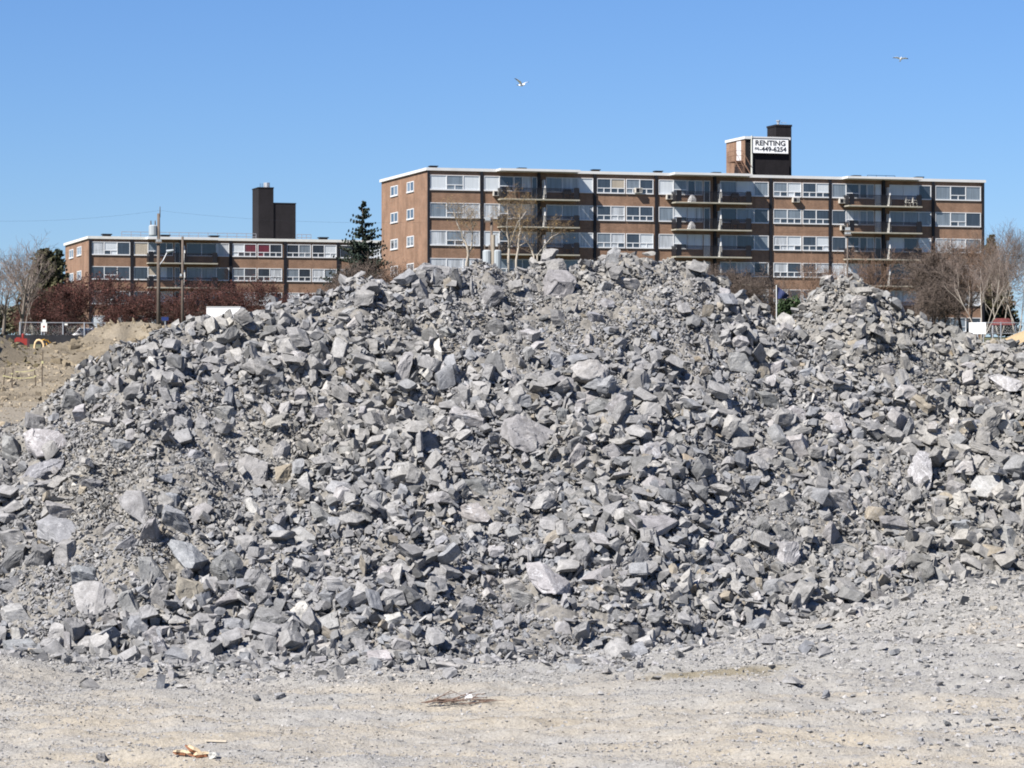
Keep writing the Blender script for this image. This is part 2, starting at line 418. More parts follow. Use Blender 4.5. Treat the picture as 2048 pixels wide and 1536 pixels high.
ELL = '''d 147 801 52 36 0|d 69 843 42 28 20|g 27 893 52 46 0|b 80 940 98 36 5|g 88 971 60 32 0|p 112 1002 45 32 0|g 130 1022 84 26 0|g 26 1078 54 38 0|d 26 1117 60 48 0|g 85 1116 52 48 30
g 132 1108 42 44 0|g 296 1062 44 58 -10|b 354 1040 74 50 10|p 440 938 34 18 0|g 334 844 33 28 0|d 228 1065 56 32 -35|g 527 1102 20 18 0|g 454 1197 72 42 0|m 384 1187 60 48 0|g 264 1210 44 56 0
g 322 1193 54 44 40|p 32 1234 58 42 0|b 23 1178 66 38 0|d 521 1198 52 44 0|g 395 1025 58 24 -20|b 337 1002 44 26 0|g 310 1143 62 46 0|b 176 1149 66 32 0|d 540 1246 98 42 0|d 347 1308 76 36 0
b 50 1300 80 28 0|g 312 1234 34 36 0|g 368 1255 44 24 -15|p 226 1240 38 28 30|p 481 1273 48 38 30|g 481 1303 40 28 0|w 604 1231 50 40 60|g 622 582 22 24 0|w 793 549 24 18 0|g 855 543 58 28 0
g 837 582 36 42 0|p 690 628 46 20 0|w 708 647 22 24 30|p 679 700 36 46 0|g 802 742 32 70 15|w 653 776 26 24 20|d 981 594 48 36 0|g 1115 574 70 44 0|d 1040 594 56 14 0|p 1151 530 54 24 25
d 995 656 42 30 30|g 952 761 20 34 0|g 1025 770 24 36 0|g 723 840 24 52 0|g 849 829 48 33 0|v 940 843 84 48 0|d 1127 838 34 40 0|g 1171 796 84 30 -12|d 1190 818 74 22 -20|v 647 823 44 33 0
p 787 878 46 28 30|g 858 887 48 36 0|g 1069 805 28 26 0|g 658 878 34 28 0|d 811 896 44 18 20|g 1280 510 40 26 0|p 1257 565 58 20 12|d 1270 703 40 30 0|p 1484 603 36 30 0|g 1537 624 38 26 0
p 1475 685 38 28 20|g 1361 726 56 14 10|g 1484 726 56 36 0|v 1546 738 48 36 0|t 1596 732 28 16 0|b 1607 750 38 24 0|p 1572 776 28 28 0|d 1537 799 54 32 -10|p 1429 834 38 30 0|v 1590 832 52 38 35
p 1467 861 60 34 0|v 1590 896 62 46 0|g 1522 911 58 26 0|p 1285 852 34 22 25|v 1774 609 40 26 -35|p 1774 638 38 28 0|p 1297 814 38 20 0|g 1791 964 22 42 8|p 1914 985 48 34 0|d 1592 954 48 16 0
p 1665 964 34 26 -20|v 1682 1002 54 42 0|p 1732 1009 36 26 0|g 1788 1046 68 34 0|p 1879 1023 34 46 10|g 1656 1064 38 36 0|v 1571 1110 56 50 0|d 1685 1093 82 18 -5|v 1797 1116 90 44 0|p 1706 1134 46 26 0
g 1767 1146 40 30 0|g 1841 1074 44 24 0|p 2016 1078 56 36 0|p 2022 1034 44 36 20|b 1984 1116 66 18 -35|d 1515 1061 58 32 -35|g 1580 929 58 22 20|p 1794 823 20 18 0|g 1650 1031 38 24 0|p 1899 1090 34 22 0
p 811 944 74 34 -5|p 878 997 58 27 -8|v 943 1026 82 36 -10|d 954 976 62 32 0|p 743 1008 48 33 0|d 793 1073 46 22 15|p 949 1073 48 34 -20|v 702 1111 30 30 0|g 735 1102 28 28 0|v 770 1149 56 36 0
g 872 1143 58 20 18|p 1028 1172 48 30 -10|p 990 1161 42 38 40|g 1051 1196 68 28 15|b 849 1178 50 24 20|g 656 1181 34 32 0|p 644 1260 82 32 0|w 796 1245 48 40 0|d 717 1269 52 22 10|v 758 1319 58 34 0
p 905 1334 66 24 0|b 1177 1155 48 22 15|d 1083 1322 17 17 0|b 1432 1139 38 26 0|g 1471 1145 34 28 0|t 1375 1180 36 26 0|p 1287 1268 34 16 0|g 800 1290 40 26 10|g 1120 1255 44 24 0|d 1225 1180 40 22 0
g 1090 1215 36 20 0|b 1000 1255 44 24 -15|g 930 1215 46 30 20|p 690 1205 34 22 0|g 560 1290 46 30 0|p 655 1300 44 24 0|b 425 1300 46 26 0|g 395 1260 38 26 0|p 110 1265 42 30 0|d 250 1290 40 24 20
g 300 1275 44 30 -20|b 1110 975 40 22 0|d 1150 890 36 26 -20|p 1152 908 26 40 25|g 1165 925 44 16 -25|g 1225 905 38 30 50|b 1500 965 40 26 0|p 1400 1010 30 24 0|g 1560 1010 44 28 -10|g 1620 985 40 26 15
p 1715 955 34 24 20|b 1925 1050 40 22 0|p 1960 1070 38 26 0|g 1985 1030 36 24 20|b 1640 905 40 22 -15|g 1455 925 40 24 15|p 1240 1000 30 20 0|g 1890 880 36 24 0|b 1945 850 38 24 10|p 1990 880 34 24 0
b 1975 925 38 26 -10|g 1905 960 30 24 0|g 2030 900 40 30 0|b 2025 850 36 24 0|g 1815 770 34 22 0|b 1875 765 36 22 10|g 1770 740 40 22 -10|b 1720 700 44 24 -15|p 1670 690 36 24 0|p 1700 640 34 22 10
g 1740 650 30 24 0|p 1660 660 32 22 0|b 1840 690 38 22 -15|g 1880 700 36 24 0|g 1620 700 40 24 -20|p 1990 700 44 22 10|g 2030 720 36 24 0|g 600 790 30 26 0|d 560 760 34 26 10|g 520 735 30 30 0'''  # some dark entries put the shade lying on a rock into its tone
BIG = []          # every individual rock: dict(c, w, h, tone, obj)
LAND = []
def tone_of(k, r):
    t = np.array(TONES[k])*r.uniform(.86, 1.14)*np.array([1, 1, 1])
    t = t*np.array([1+r.uniform(-.02, .03), 1, 1+r.uniform(-.03, .02)])
    a = {'v': .0, 'p': .6, 'w': .8, 'b': .55, 'g': .75, 'd': .7}.get(k, 1.0)   # alpha 0 = strongly veined
    return np.array([*t, a])
def add_big(V, T, center, px, py, w, h, k, seed, name=None, land=None):
    size = max(V.max(0)-V.min(0))
    r = np.random.default_rng(seed)
    V, T = rough_rock(V, T, size, .030, seed, amp=.020, layers=(.30 if r.random() < .35 or k == 'd' else 0))
    tone = np.tile(tone_of(k, r), (len(V), 1)).astype(np.float32)
    # each face group keeps a little of its own tint
    tone[:, :3] *= (1+.10*fbm(V/size*1.7, seed+31, 2))[:, None]
    me = mesh_np('boulder', V, T, [ROCK], tone)
    o = link('boulder', me, None, center)
    BIG.append(dict(o=o, px=px, py=py, w=w, h=h, k=k, land=land, size=size, c=np.array(center)))
    return o
def solid_from_outline(pts, Y, r):
    """an outline at its own distance, given real thickness: a blunt front face, a middle ring and a back"""
    pts = np.array(pts, float); c = pts.mean(0)
    loc = (pts-c)*Y/F; loc[:, 1] *= -1
    w, h = np.ptp(loc[:, 0]), np.ptp(loc[:, 1])
    D = (.55+.35*r.random())*math.sqrt(w*h)
    tilt = r.uniform(.15, .55); yaw = r.uniform(-.45, .45)
    out = []
    for x, z in loc: out.append((x, z*.35 + .12*D*r.uniform(-1, 1), z))
    sx, sz = r.uniform(-.20, .20)*w, r.uniform(-.22, .10)*h
    q = r.uniform(.40, .78)
    for x, z in loc:
        if r.random() < .82: out.append((x*q*r.uniform(.85, 1.1)+sx, -D*.62 + z*.22 + (z*tilt + x*yaw)*.8 + D*r.uniform(-.08, .08), z*q*r.uniform(.85, 1.1)+sz))
    for x, z in loc: out.append((x*.72, D*.55+z*.35, z*.72))
    return np.array(out)
seed = 100
for k, s, land in POLY:
    pts = [tuple(map(float, a.split(','))) for a in s.split()]
    c = np.mean(pts, 0); seed += 1
    hit = cast(*c)
    if hit is None: continue
    r = np.random.default_rng(seed)
    V, T = hull(solid_from_outline(pts, hit.y, r))
    w, h = np.ptp(np.array(pts), 0)
    ctr = hit + (Vector((0, 0, CAMZ))-hit).normalized()*.30*min(w, h)*hit.y/F
    add_big(V, T, ctr, c[0], c[1], w, h, k, seed, land=land)
for row in ELL.replace('\n', '|').split('|'):
    k, cx, cy, w, h, ang = row.split(); cx, cy, w, h, ang = map(float, (cx, cy, w, h, ang)); seed += 1
    hit = cast(cx, cy)
    if hit is None: continue
    r = np.random.default_rng(seed); s = hit.y/F
    d = (.6+.5*r.random())*math.sqrt(w*h)
    pts = fragment(r, (w*1.08, d, h*1.08), True)*s
    a = -R(ang) if ang else r.uniform(-.25, .25)
    ca, sa = math.cos(-a), math.sin(-a)
    ty = r.uniform(-.35, .35); tx = r.uniform(.05, .75)
    Rm = np.array([[ca, 0, sa], [0, 1, 0], [-sa, 0, ca]]) @ np.array([[1, 0, 0], [0, math.cos(tx), -math.sin(tx)], [0, math.sin(tx), math.cos(tx)]]) @ np.array([[math.cos(ty), -math.sin(ty), 0], [math.sin(ty), math.cos(ty), 0], [0, 0, 1]])
    V, T = hull(pts @ Rm.T)
    ctr = hit + (Vector((0, 0, CAMZ))-hit).normalized()*.27*min(w, h)*s
    add_big(V, T, ctr, cx, cy, w, h, k, seed)
# fill up to 300 with the next sizes, away from those already placed
r = np.random.default_rng(5); tries = 0
while len(BIG) < 300 and tries < 6000:
    tries += 1
    px, py = r.uniform(5, 2043), r.uniform(500, 1330)
    hit = cast(px, py)
    if hit is None: continue
    base = np.interp(px, [a[0] for a in A_BASE], [a[1] for a in A_BASE])
    if py > base-8 or py < min(np.interp(px, [a[0] for a in A_TOP], [a[1] for a in A_TOP]), np.interp(px, [a[0] for a in B_TOP], [a[1] for a in B_TOP]))+34 or (hit.z - G(hit.x, hit.y)) < .15: continue
    w = r.uniform(28, 40); h = w*r.uniform(.5, .9)
    if any(abs(b['px']-px) < (b['w']+w)*.46 and abs(b['py']-py) < (b['h']+h)*.46 for b in BIG): continue
    seed += 1; s = hit.y/F
    k = r.choice(list('gggpppbbdvtm'), p=[.15, .15, .15, .10, .10, .09, .1, .1, .04, .02, 0, 0])
    V, T = hull((fragment(r, (w*1.08, w*.8, h*1.08), True)*s) @ rand_rot(r).T)
    add_big(V, T, hit+Vector((0, -.14*w*s, .10*w*s)), px, py, w, h, k, seed)

# ---- labels: a landmark phrase, else size + tone + shape and where it lies from the nearest landmark
TW = {'p': 'pale grey', 'g': 'mid-grey', 'd': 'dark grey', 'b': 'bluish grey', 'w': 'whitish', 't': 'tan', 'm': 'earth-caked', 'v': 'white-veined'}
def shape_word(b):
    a = b['w']/max(b['h'], 1)
    return 'slab' if a > 2.1 else 'flat rock' if a > 1.55 else 'upright rock' if a < .75 else 'chunky rock'
def size_word(b):
    m = max(b['w'], b['h'])
    return 'large' if m > 62 else 'medium' if m > 42 else 'small'
def direction(dx, dy):
    a = math.degrees(math.atan2(-dy, dx)) % 360
    return ['to the right of', 'up and right of', 'straight above', 'up and left of', 'to the left of', 'down and left of', 'straight below', 'down and right of'][int((a+22.5)//45) % 8]
LAND = [b for b in BIG if b['land']]
used = {}
for b in BIG:
    tag(b['o'], cat='rock', group='big loose rocks on the rubble heap')
    if b['land']: b['o']['label'] = b['land'][1]; used[b['land'][1]] = 1
def dist_word(d): return 'just' if d < 90 else 'a little way' if d < 190 else 'far'
ORD = ['', 'second ', 'third ', 'fourth ', 'fifth ', 'sixth ', 'seventh ', 'eighth ', 'ninth ']
for b in sorted((b for b in BIG if not b['land']), key=lambda b: min((b['px']-l['px'])**2+(b['py']-l['py'])**2 for l in LAND)):
    l = min(LAND, key=lambda l: (b['px']-l['px'])**2+(b['py']-l['py'])**2)
    base = f"{TW[b['k']]} {shape_word(b)}"
    for first in (base, f"{size_word(b)} {base}"):
        rest = f"{direction(b['px']-l['px'], b['py']-l['py'])} {l['land'][0]}"
        lab = f"{first} {rest}"
        if lab not in used: break
    n = used.get(lab, 0); used[lab] = n+1
    b['o']['label'] = lab if n == 0 else f"{ORD[min(n, 8)]}nearest {lab}"
# ------------------------------------------------------------------ ground sheet
def make_ground_mat():
    m, nt, b = new_mat('ground_dirt')
    ge = N(nt, 'ShaderNodeNewGeometry')
    mp = N(nt, 'ShaderNodeMapping'); mp.inputs['Scale'].default_value = (.45, 1.5, 1.5); mp.inputs['Rotation'].default_value = (0, 0, R(-9))
    nt.links.new(ge.outputs['Position'], mp.inputs['Vector'])
    a = N(nt, 'ShaderNodeTexNoise', Scale=1.1, Detail=5.0, Roughness=.6); nt.links.new(mp.outputs[0], a.inputs['Vector'])
    tan_, grey = (.335, .300, .246), (.300, .291, .275)
    ra = ramp(nt, [(.40, 0), (.62, 1)]); nt.links.new(a.outputs['Fac'], ra.inputs['Fac'])
    c = mixc(nt, tan_, grey, ra.outputs['Color'])
    # crushed-stone apron spreading from the heap's foot
    sp = N(nt, 'ShaderNodeSeparateXYZ'); nt.links.new(ge.outputs['Position'], sp.inputs[0])
    q1 = N(nt, 'ShaderNodeMath', operation='MULTIPLY_ADD'); nt.links.new(sp.outputs['X'], q1.inputs[0]); q1.inputs[1].default_value = .12; nt.links.new(sp.outputs['Y'], q1.inputs[2])
    q2 = N(nt, 'ShaderNodeMath', operation='MULTIPLY_ADD'); nt.links.new(a.outputs['Fac'], q2.inputs[0]); q2.inputs[1].default_value = 6.0; nt.links.new(q1.outputs[0], q2.inputs[2])
    qa = N(nt, 'ShaderNodeMapRange'); qa.inputs['From Min'].default_value = 31.0; qa.inputs['From Max'].default_value = 34.6; nt.links.new(q2.outputs[0], qa.inputs['Value'])
    c = mixc(nt, c, (.270, .264, .252), qa.outputs[0])
    # damp olive-brown streaks
    d = N(nt, 'ShaderNodeTexNoise', Scale=.8, Detail=4.0, Roughness=.6); mp2 = N(nt, 'ShaderNodeMapping'); mp2.inputs['Scale'].default_value = (.35, 1.7, 1); mp2.inputs['Location'].default_value = (3.3, 8.1, 0)
    nt.links.new(ge.outputs['Position'], mp2.inputs['Vector']); nt.links.new(mp2.outputs[0], d.inputs['Vector'])
    rd = ramp(nt, [(.62, 0), (.74, .5)]); nt.links.new(d.outputs['Fac'], rd.inputs['Fac'])
    c = mixc(nt, c, (.19, .155, .105), rd.outputs['Color'])
    # one damp hollow in front of the heap
    vs = N(nt, 'ShaderNodeVectorMath', operation='MULTIPLY_ADD'); nt.links.new(ge.outputs['Position'], vs.inputs[0]); vs.inputs[1].default_value = (.55, 1.7, 0); vs.inputs[2].default_value = (-2.1*.55, -31.2*1.7, 0)
    ln = N(nt, 'ShaderNodeVectorMath', operation='LENGTH'); nt.links.new(vs.outputs[0], ln.inputs[0])
    sb = N(nt, 'ShaderNodeMath', operation='SUBTRACT'); nt.links.new(d.outputs['Fac'], sb.inputs[0]); nt.links.new(ln.outputs['Value'], sb.inputs[1])
    rw = ramp(nt, [(0.0, 0), (.30, .75)]); nt.links.new(sb.outputs[0], rw.inputs['Fac'])
    c = mixc(nt, c, (.185, .155, .095), rw.outputs['Color'])
    # far site: brown dug soil, then grass and tarmac by the blocks
    sx = N(nt, 'ShaderNodeSeparateXYZ'); nt.links.new(ge.outputs['Position'], sx.inputs[0])
    mr = N(nt, 'ShaderNodeMapRange'); mr.inputs['From Min'].default_value = 42; mr.inputs['From Max'].default_value = 52; nt.links.new(sx.outputs['Y'], mr.inputs['Value'])
    s1 = N(nt, 'ShaderNodeTexNoise', Scale=.55, Detail=6.0, Roughness=.65); nt.links.new(ge.outputs['Position'], s1.inputs['Vector'])
    rs = ramp(nt, [(.3, (.122, .103, .075)), (.55, (.222, .190, .143)), (.75, (.275, .243, .192))]); nt.links.new(s1.outputs['Fac'], rs.inputs['Fac'])
    c = mixc(nt, c, rs.outputs['Color'], mr.outputs[0])
    # clean sand of the pile on the right
    mk = N(nt, 'ShaderNodeMapRange'); mk.inputs['From Min'].default_value = 9.5; mk.inputs['From Max'].default_value = 10.5; nt.links.new(sx.outputs['X'], mk.inputs['Value'])
    mk2 = N(nt, 'ShaderNodeMath', operation='MULTIPLY'); nt.links.new(mk.outputs[0], mk2.inputs[0]); nt.links.new(mr.outputs[0], mk2.inputs[1])
    c = mixc(nt, c, (.38, .285, .17), mk2.outputs[0])
    mr2 = N(nt, 'ShaderNodeMapRange'); mr2.inputs['From Min'].default_value = 120; mr2.inputs['From Max'].default_value = 170; nt.links.new(sx.outputs['Y'], mr2.inputs['Value'])
    c = mixc(nt, c, (.10, .10, .055), mr2.outputs[0])
    # grit
    g = N(nt, 'ShaderNodeTexNoise', Scale=30.0, Detail=5.0, Roughness=.75); nt.links.new(ge.outputs['Position'], g.inputs['Vector'])
    rg = ramp(nt, [(.3, .70), (.5, 1.0), (.7, 1.22)]); nt.links.new(g.outputs['Fac'], rg.inputs['Fac'])
    c = mixc(nt, c, rg.outputs['Color'], 1.0, 'MULTIPLY')
    nt.links.new(c, b.inputs['Base Color']); b.inputs['Roughness'].default_value = .95; b.inputs['Specular IOR Level'].default_value = .15
    bp = N(nt, 'ShaderNodeBump', Strength=.8, Distance=.04); nt.links.new(g.outputs['Fac'], bp.inputs['Height']); nt.links.new(bp.outputs['Normal'], b.inputs['Normal'])
    return m
GROUND = make_ground_mat()
def axis(parts):
    out = [np.array([parts[0][0]])]
    for a, b, n in parts: out.append(np.linspace(a, b, n+1)[1:])
    return np.concatenate(out)
def grid_mesh(name, xs, ys, fz, mats, tone=None, keep=None):
    X, Y = np.meshgrid(xs, ys); Z = fz(X, Y)
    V = np.stack([X.ravel(), Y.ravel(), Z.ravel()], 1); nx = len(xs)
    i = np.arange((len(ys)-1)*(nx-1)); q = (i//(nx-1))*nx + i % (nx-1)
    T = np.stack([q, q+1, q+nx+1, q+nx], 1)
    if keep is not None:
        k = keep(X, Y, Z).ravel(); T = T[k[T].any(1)]
        u, inv = np.unique(T, return_inverse=True); V = V[u]; T = inv.reshape(T.shape)
    return V, T
xs = axis([(-1500, -200, 14), (-200, -40, 24), (-40, -17, 60), (-17, -8, 70), (-8, 8, 360), (8, 18, 60), (18, 40, 30), (40, 200, 24), (200, 1500, 14)])
ys = axis([(-60, 18, 20), (18, 23, 40), (23, 37, 330), (37, 48, 60), (48, 90, 240), (90, 130, 60), (130, 420, 60), (420, 3500, 40)])
def ground_z(X, Y):
    z = G(X, Y)
    near = sstep(22, 23.5, Y)*(1-sstep(39, 44, Y))*sstep(-9, -8, X)*(1-sstep(8, 9, X))
    q = np.stack([X.ravel()*7, Y.ravel()*11, np.zeros(X.size)], 1)
    return z + near*(.040*fbm(q*.33, 71, 3)+.028*fbm(q, 72, 3)).reshape(X.shape)
V, T = grid_mesh('ground', xs, ys, ground_z, None)
gob = link('ground', mesh_np('ground', V, T, [GROUND], smooth=True)); tag(gob, kind='structure')

# ------------------------------------------------------------------ heaps: a bed of fines with tens of thousands of stones on it
def fines_tone(x, y):
    g = n2(x, y, 1.6, 81)[:, None]
    t = np.array([.172, .163, .149])[None]*(1+.10*n2(x, y, .35, 82)[:, None]) + np.clip(g, 0, 1)*np.array([.024, .019, .008])
    return np.concatenate([t, np.ones((len(t), 1))], 1)
def bed(fp, keep, x0, x1, y0, y1, st):
    xs = np.arange(x0, x1, st); ys = np.arange(y0, y1, st)
    def fz(X, Y):
        q = np.stack([X.ravel(), Y.ravel(), np.zeros(X.size)], 1)
        return fp(X, Y) + (.075*fbm(q*5, 91, 2) + .035*fbm(q*17, 92, 2)).reshape(X.shape)
    return grid_mesh('bed', xs, ys, fz, None, keep=keep)
r = np.random.default_rng(77)
NPROTO = 48
PROTO = []
for i in range(NPROTO):
    d = np.array([1, r.uniform(.45, .9), r.uniform(.18, .55)])
    PROTO.append(hull(fragment(r, d)))
PROTO2 = []
for i in range(60):
    d = np.array([1, r.uniform(.45, .92), r.uniform(.16, .58)])
    Vp, Tp = hull(fragment(r, d))
    Vp, Tp = chip(Vp, Tp, 500+i, .022, 1)
    PROTO2.append((Vp, Tp))
PROTO3 = []
for i in range(40):
    d = np.array([1, r.uniform(.5, .9), r.uniform(.22, .62)])
    Vp, Tp = hull(fragment(r, d, True))
    Vp, Tp = rough_rock(Vp, Tp, 1.0, .13, 700+i, amp=.020, layers=.3 if i % 3 == 0 else 0)
    PROTO3.append((Vp, Tp))
def scatter(px_xyz, sizes, tones, protos, r, flat=0.0, nrm=None):
    """many stones as one vertex soup"""
    n = len(sizes); kind = r.integers(0, len(protos), n)
    Rm = rot_batch(r, n)
    if flat > 0 and nrm is not None:
        # most flakes lie near the slope they rest on
        lie = r.random(n) < flat
        az = r.uniform(0, 2*math.pi, n); tl = r.normal(0, .33, n)
        c, s = np.cos(az), np.sin(az); ct, stt = np.cos(tl), np.sin(tl)
        Rz = np.zeros((n, 3, 3)); Rz[:, 0, 0] = c; Rz[:, 0, 1] = -s; Rz[:, 1, 0] = s; Rz[:, 1, 1] = c; Rz[:, 2, 2] = 1
        Rx = np.zeros((n, 3, 3)); Rx[:, 0, 0] = 1; Rx[:, 1, 1] = ct; Rx[:, 1, 2] = -stt; Rx[:, 2, 1] = stt; Rx[:, 2, 2] = ct
        up = nrm; t1 = np.cross(up, np.array([0, 1, 0.2])); t1 /= np.linalg.norm(t1, axis=1, keepdims=True); t2 = np.cross(up, t1)
        B = np.stack([t1, t2, up], 2)
        L = B @ Rx @ Rz
        Rm = np.where(lie[:, None, None], L, Rm)
    Vs, Ts, Cs, o = [], [], [], 0
    for k, (Vp, Tp) in enumerate(protos):
        s = np.where(kind == k)[0]
        if not len(s): continue
        W = np.einsum('nij,vj->nvi', Rm[s], Vp)*sizes[s][:, None, None] + px_xyz[s][:, None, :]
        nv = len(Vp)
        Vs.append(W.reshape(-1, 3)); Ts.append((Tp[None]+(np.arange(len(s))*nv)[:, None, None]).reshape(-1, 3)+o)
        Cs.append(np.repeat(tones[s], nv, 0)); o += len(s)*nv
    return np.concatenate(Vs), np.concatenate(Ts), np.concatenate(Cs)
def stone_tones(n, x, y, r):
    keys = np.array(list('pgdbwtmv')); p = np.array([.25, .43, .08, .17, .008, .001, .022, .045])
    k = r.choice(len(keys), n, p=p/p.sum())
    base = np.array([[*TONES[q], {'v': .1}.get(q, .8)] for q in keys])[k]
    base[:, :3] *= r.uniform(.84, 1.15, (n, 1))
    warm = sstep(-.35, .45, n2(x, y, 2.4, 83) + .12*(y-38)/3)[:, None]      # buff dust higher up
    base[:, :3] *= 1 + warm*np.array([.035, .01, -.06])
    return base
def heap_stones(fp, n, region, r, smin, alpha, smax, dens=None):
    x, y = region(n)
    eps = .08
    fx = (fp(x+eps, y, False)-fp(x-eps, y, False))/(2*eps); fy = (fp(x, y+eps, False)-fp(x, y-eps, False))/(2*eps)
    nrm = np.stack([-fx, -fy, np.ones(n)], 1); nrm /= np.linalg.norm(nrm, axis=1, keepdims=True)
    z = fp(x, y)
    s = np.minimum(smin*(1-r.random(n))**(-1/alpha), smax)
    q_ = n2(x, y, 1.7, 85, 3); fine = .93*sstep(.10, .32, q_)
    px_ = colpx(x, y); L_ = A_line(px_); t_ = (y-L_[0])/(L_[2]-L_[0])
    for cx_, ct_, rx_, rt_, a_ in ((1130, .80, 300, .15, .85), (450, .72, 110, .12, .7), (1730, .62, 110, .12, .8), (230, .62, 90, .10, .6), (1240, .58, 150, .08, .5)):
        fine = np.maximum(fine, a_*sstep(1.15, .55, np.sqrt(((px_-cx_)/rx_)**2+((t_-ct_)/rt_)**2)+.35*q_)); s = np.where((q_ < -.10) & (s > .06), np.minimum(s*1.3, smax*1.15), s)            # pockets of fines have no larger stones
    s = np.where((fine > r.random(n)) & (s > .075), r.uniform(.03, .07, n), s)
    pos = np.stack([x, y, z], 1) + nrm*(s*np.where(s > .075, r.uniform(.05, .75, n), r.uniform(0, .5, n)))[:, None]
    return pos, s, nrm
def not_inside_big(pos, s, near=None):
    ok = np.ones(len(pos), bool)
    for b in BIG:
        d = np.linalg.norm((pos-b['c'])*np.array([1, 1, 1]), axis=1)
        ok &= ~(d < np.where(s > .06, .42, .30)*b['size'])
    return ok
def front_region(r, y_lo, y_hi, pxlo, pxhi, line):
    def f(n):
        px = r.uniform(pxlo, pxhi, n); t = r.random(n)**.9
        a, b = line(px)
        y = a+(b-a)*t
        return y*(px-1024)/F, y
    return f
def lineA(px):
    y0, z0, yc, zc = A_line(px); return y0-1.3, yc+1.1
def lineB(px): return np.full(len(px), 42.0)-(px > 1750)*1.0, np.full(len(px), 49.6)
def heap(name, fp, keep, box, st, specs, region, label):
    V, T = bed(fp, keep, *box, st)
    q = np.concatenate([T[:, :3], T[:, [0, 2, 3]]])
    Vs, Ts, Cs = [V], [q], [fines_tone(V[:, 0], V[:, 1])]; o = len(V)
    for n, smin, al, smax, protos, flat in specs:
        pos, s, nrm = heap_stones(fp, n, region, r, smin, al, smax)
        ok = not_inside_big(pos, s) & ~((s > .11) & (pos[:, 1] > A_line(colpx(pos[:, 0], pos[:, 1]))[2]-.35) & (pos[:, 1] < 46) & (r.random(len(s)) < .7)) & (pos[:, 2] > G(pos[:, 0], pos[:, 1])-.02)
        pos, s, nrm = pos[ok], s[ok], nrm[ok]
        v, t, c = scatter(pos, s, stone_tones(len(s), pos[:, 0], pos[:, 1], r), protos, r, flat, nrm)
        Vs.append(v); Ts.append(t+o); Cs.append(c); o += len(v)
    me = mesh_np(name, np.concatenate(Vs), np.concatenate(Ts), [ROCK], np.concatenate(Cs).astype(np.float32))
    return tag(link(name, me), label, kind='stuff')
keepA = lambda X, Y, Z: (Z > G(X, Y)-.05) & (Y > 30)
keepB = lambda X, Y, Z: (Z > np.maximum(G(X, Y), pileA(X, Y, False))-.15) & (Y > 38)
heap('rubble', pileA, keepA, (-9.5, 9.5, 31.5, 50, ), .045,
     [(170000, .026, 1.8, .085, PROTO, .25), (16500, .066, 2.3, .15, PROTO2, .35), (1800, .135, 2.6, .27, PROTO3, .45)],
     front_region(r, 0, 0, -150, 2250, lineA), 'grey broken limestone rubble of the main heap')
heap('rubble', pileB, keepB, (2.0, 12.5, 40, 54), .06,
     [(34000, .036, 1.8, .10, PROTO, .4), (4600, .085, 2.3, .16, PROTO2, .4), (700, .145, 2.6, .27, PROTO3, .4)],
     front_region(r, 0, 0, 1380, 2250, lineB), 'grey broken rubble of the smaller heap behind')

# ------------------------------------------------------------------ loose gravel on the ground
def gravel():
    n = 420000
    px = r.uniform(-120, 2170, n); y = 23.6 + 14.5*r.random(n)**1.15
    x = y*(px-1024)/F
    y0, z0, yc, zc = A_line(px)
    d = y0-y                                      # metres in front of the heap's foot
    dens = np.exp(-np.clip(d, 0, 99)/1.7) + .13 + .38*sstep(.0, .5, n2(x*.45+y*.07, y*1.3, 1.2, 95)) + .32*sstep(1.2, 4.5, x)*sstep(28.5, 32, y) + .3*sstep(-3.5, -5.5, x)
    ok = (r.random(n) < dens) & (d > -.3)
    x, y, d = x[ok], y[ok], d[ok]; n = len(x)
    s = np.minimum(.0095*(1-r.random(n))**(-1/1.8), .035+.20*np.exp(-np.clip(d, 0, 99)/.7)+.05*sstep(1.2, 4.5, x))
    z = ground_z(x[None], y[None])[0]
    nrm = np.tile(np.array([0, 0, 1.0]), (n, 1))
    pos = np.stack([x, y, z + s*r.uniform(-.12, .16, n)], 1)
    tn = stone_tones(n, x, y, r); tn[:, :3] = tn[:, :3]*1.08+.01
    buff = sstep(.0, .5, n2(x*.5, y*1.4, 1.5, 97))[:, None]*np.clip(d/2.5, 0, 1)[:, None]
    tn[:, :3] = tn[:, :3]*(1-(.2+buff*.6)) + (.2+buff*.6)*(1+.17*r.normal(0, 1, (n, 1)))*(np.array([.33, .295, .245])*buff + np.array([.30, .288, .27])*(1-buff))
    big = s > .055
    v1, t1, c1 = scatter(pos[~big], s[~big], tn[~big], PROTO, r, .85, nrm[~big])
    v2, t2, c2 = scatter(pos[big], s[big], tn[big], PROTO2, r, .8, nrm[big])
    me = mesh_np('gravel', np.concatenate([v1, v2]), np.concatenate([t1, t2+len(v1)]), [ROCK], np.concatenate([c1, c2]).astype(np.float32))
    tag(link('gravel', me), 'loose grey and buff gravel strewn over the ground in front of the heap', kind='stuff')
gravel()
def spill():
    n = 9500
    px = r.uniform(-120, 2170, n); y0, z0, yc, zc = A_line(px)
    far = np.where(px > 1180, 1.35, .62)
    y = y0 + .25 - r.exponential(1.0, n)*far; x = y*(px-1024)/F
    s = np.minimum(.026*(1-r.random(n))**(-1/1.9), .19)
    pos = np.stack([x, y, G(x, y) + s*r.uniform(.0, .25, n)], 1)
    tn = stone_tones(n, x, y, r); nrm = np.tile(np.array([0, 0, 1.0]), (n, 1))
    v, t, c = scatter(pos, s, tn, PROTO2, r, .5, nrm)
    tag(link('rubble', mesh_np('rubble', v, t, [ROCK], c.astype(np.float32))), 'broken stone spilt round the foot of the main heap', kind='stuff')
spill()
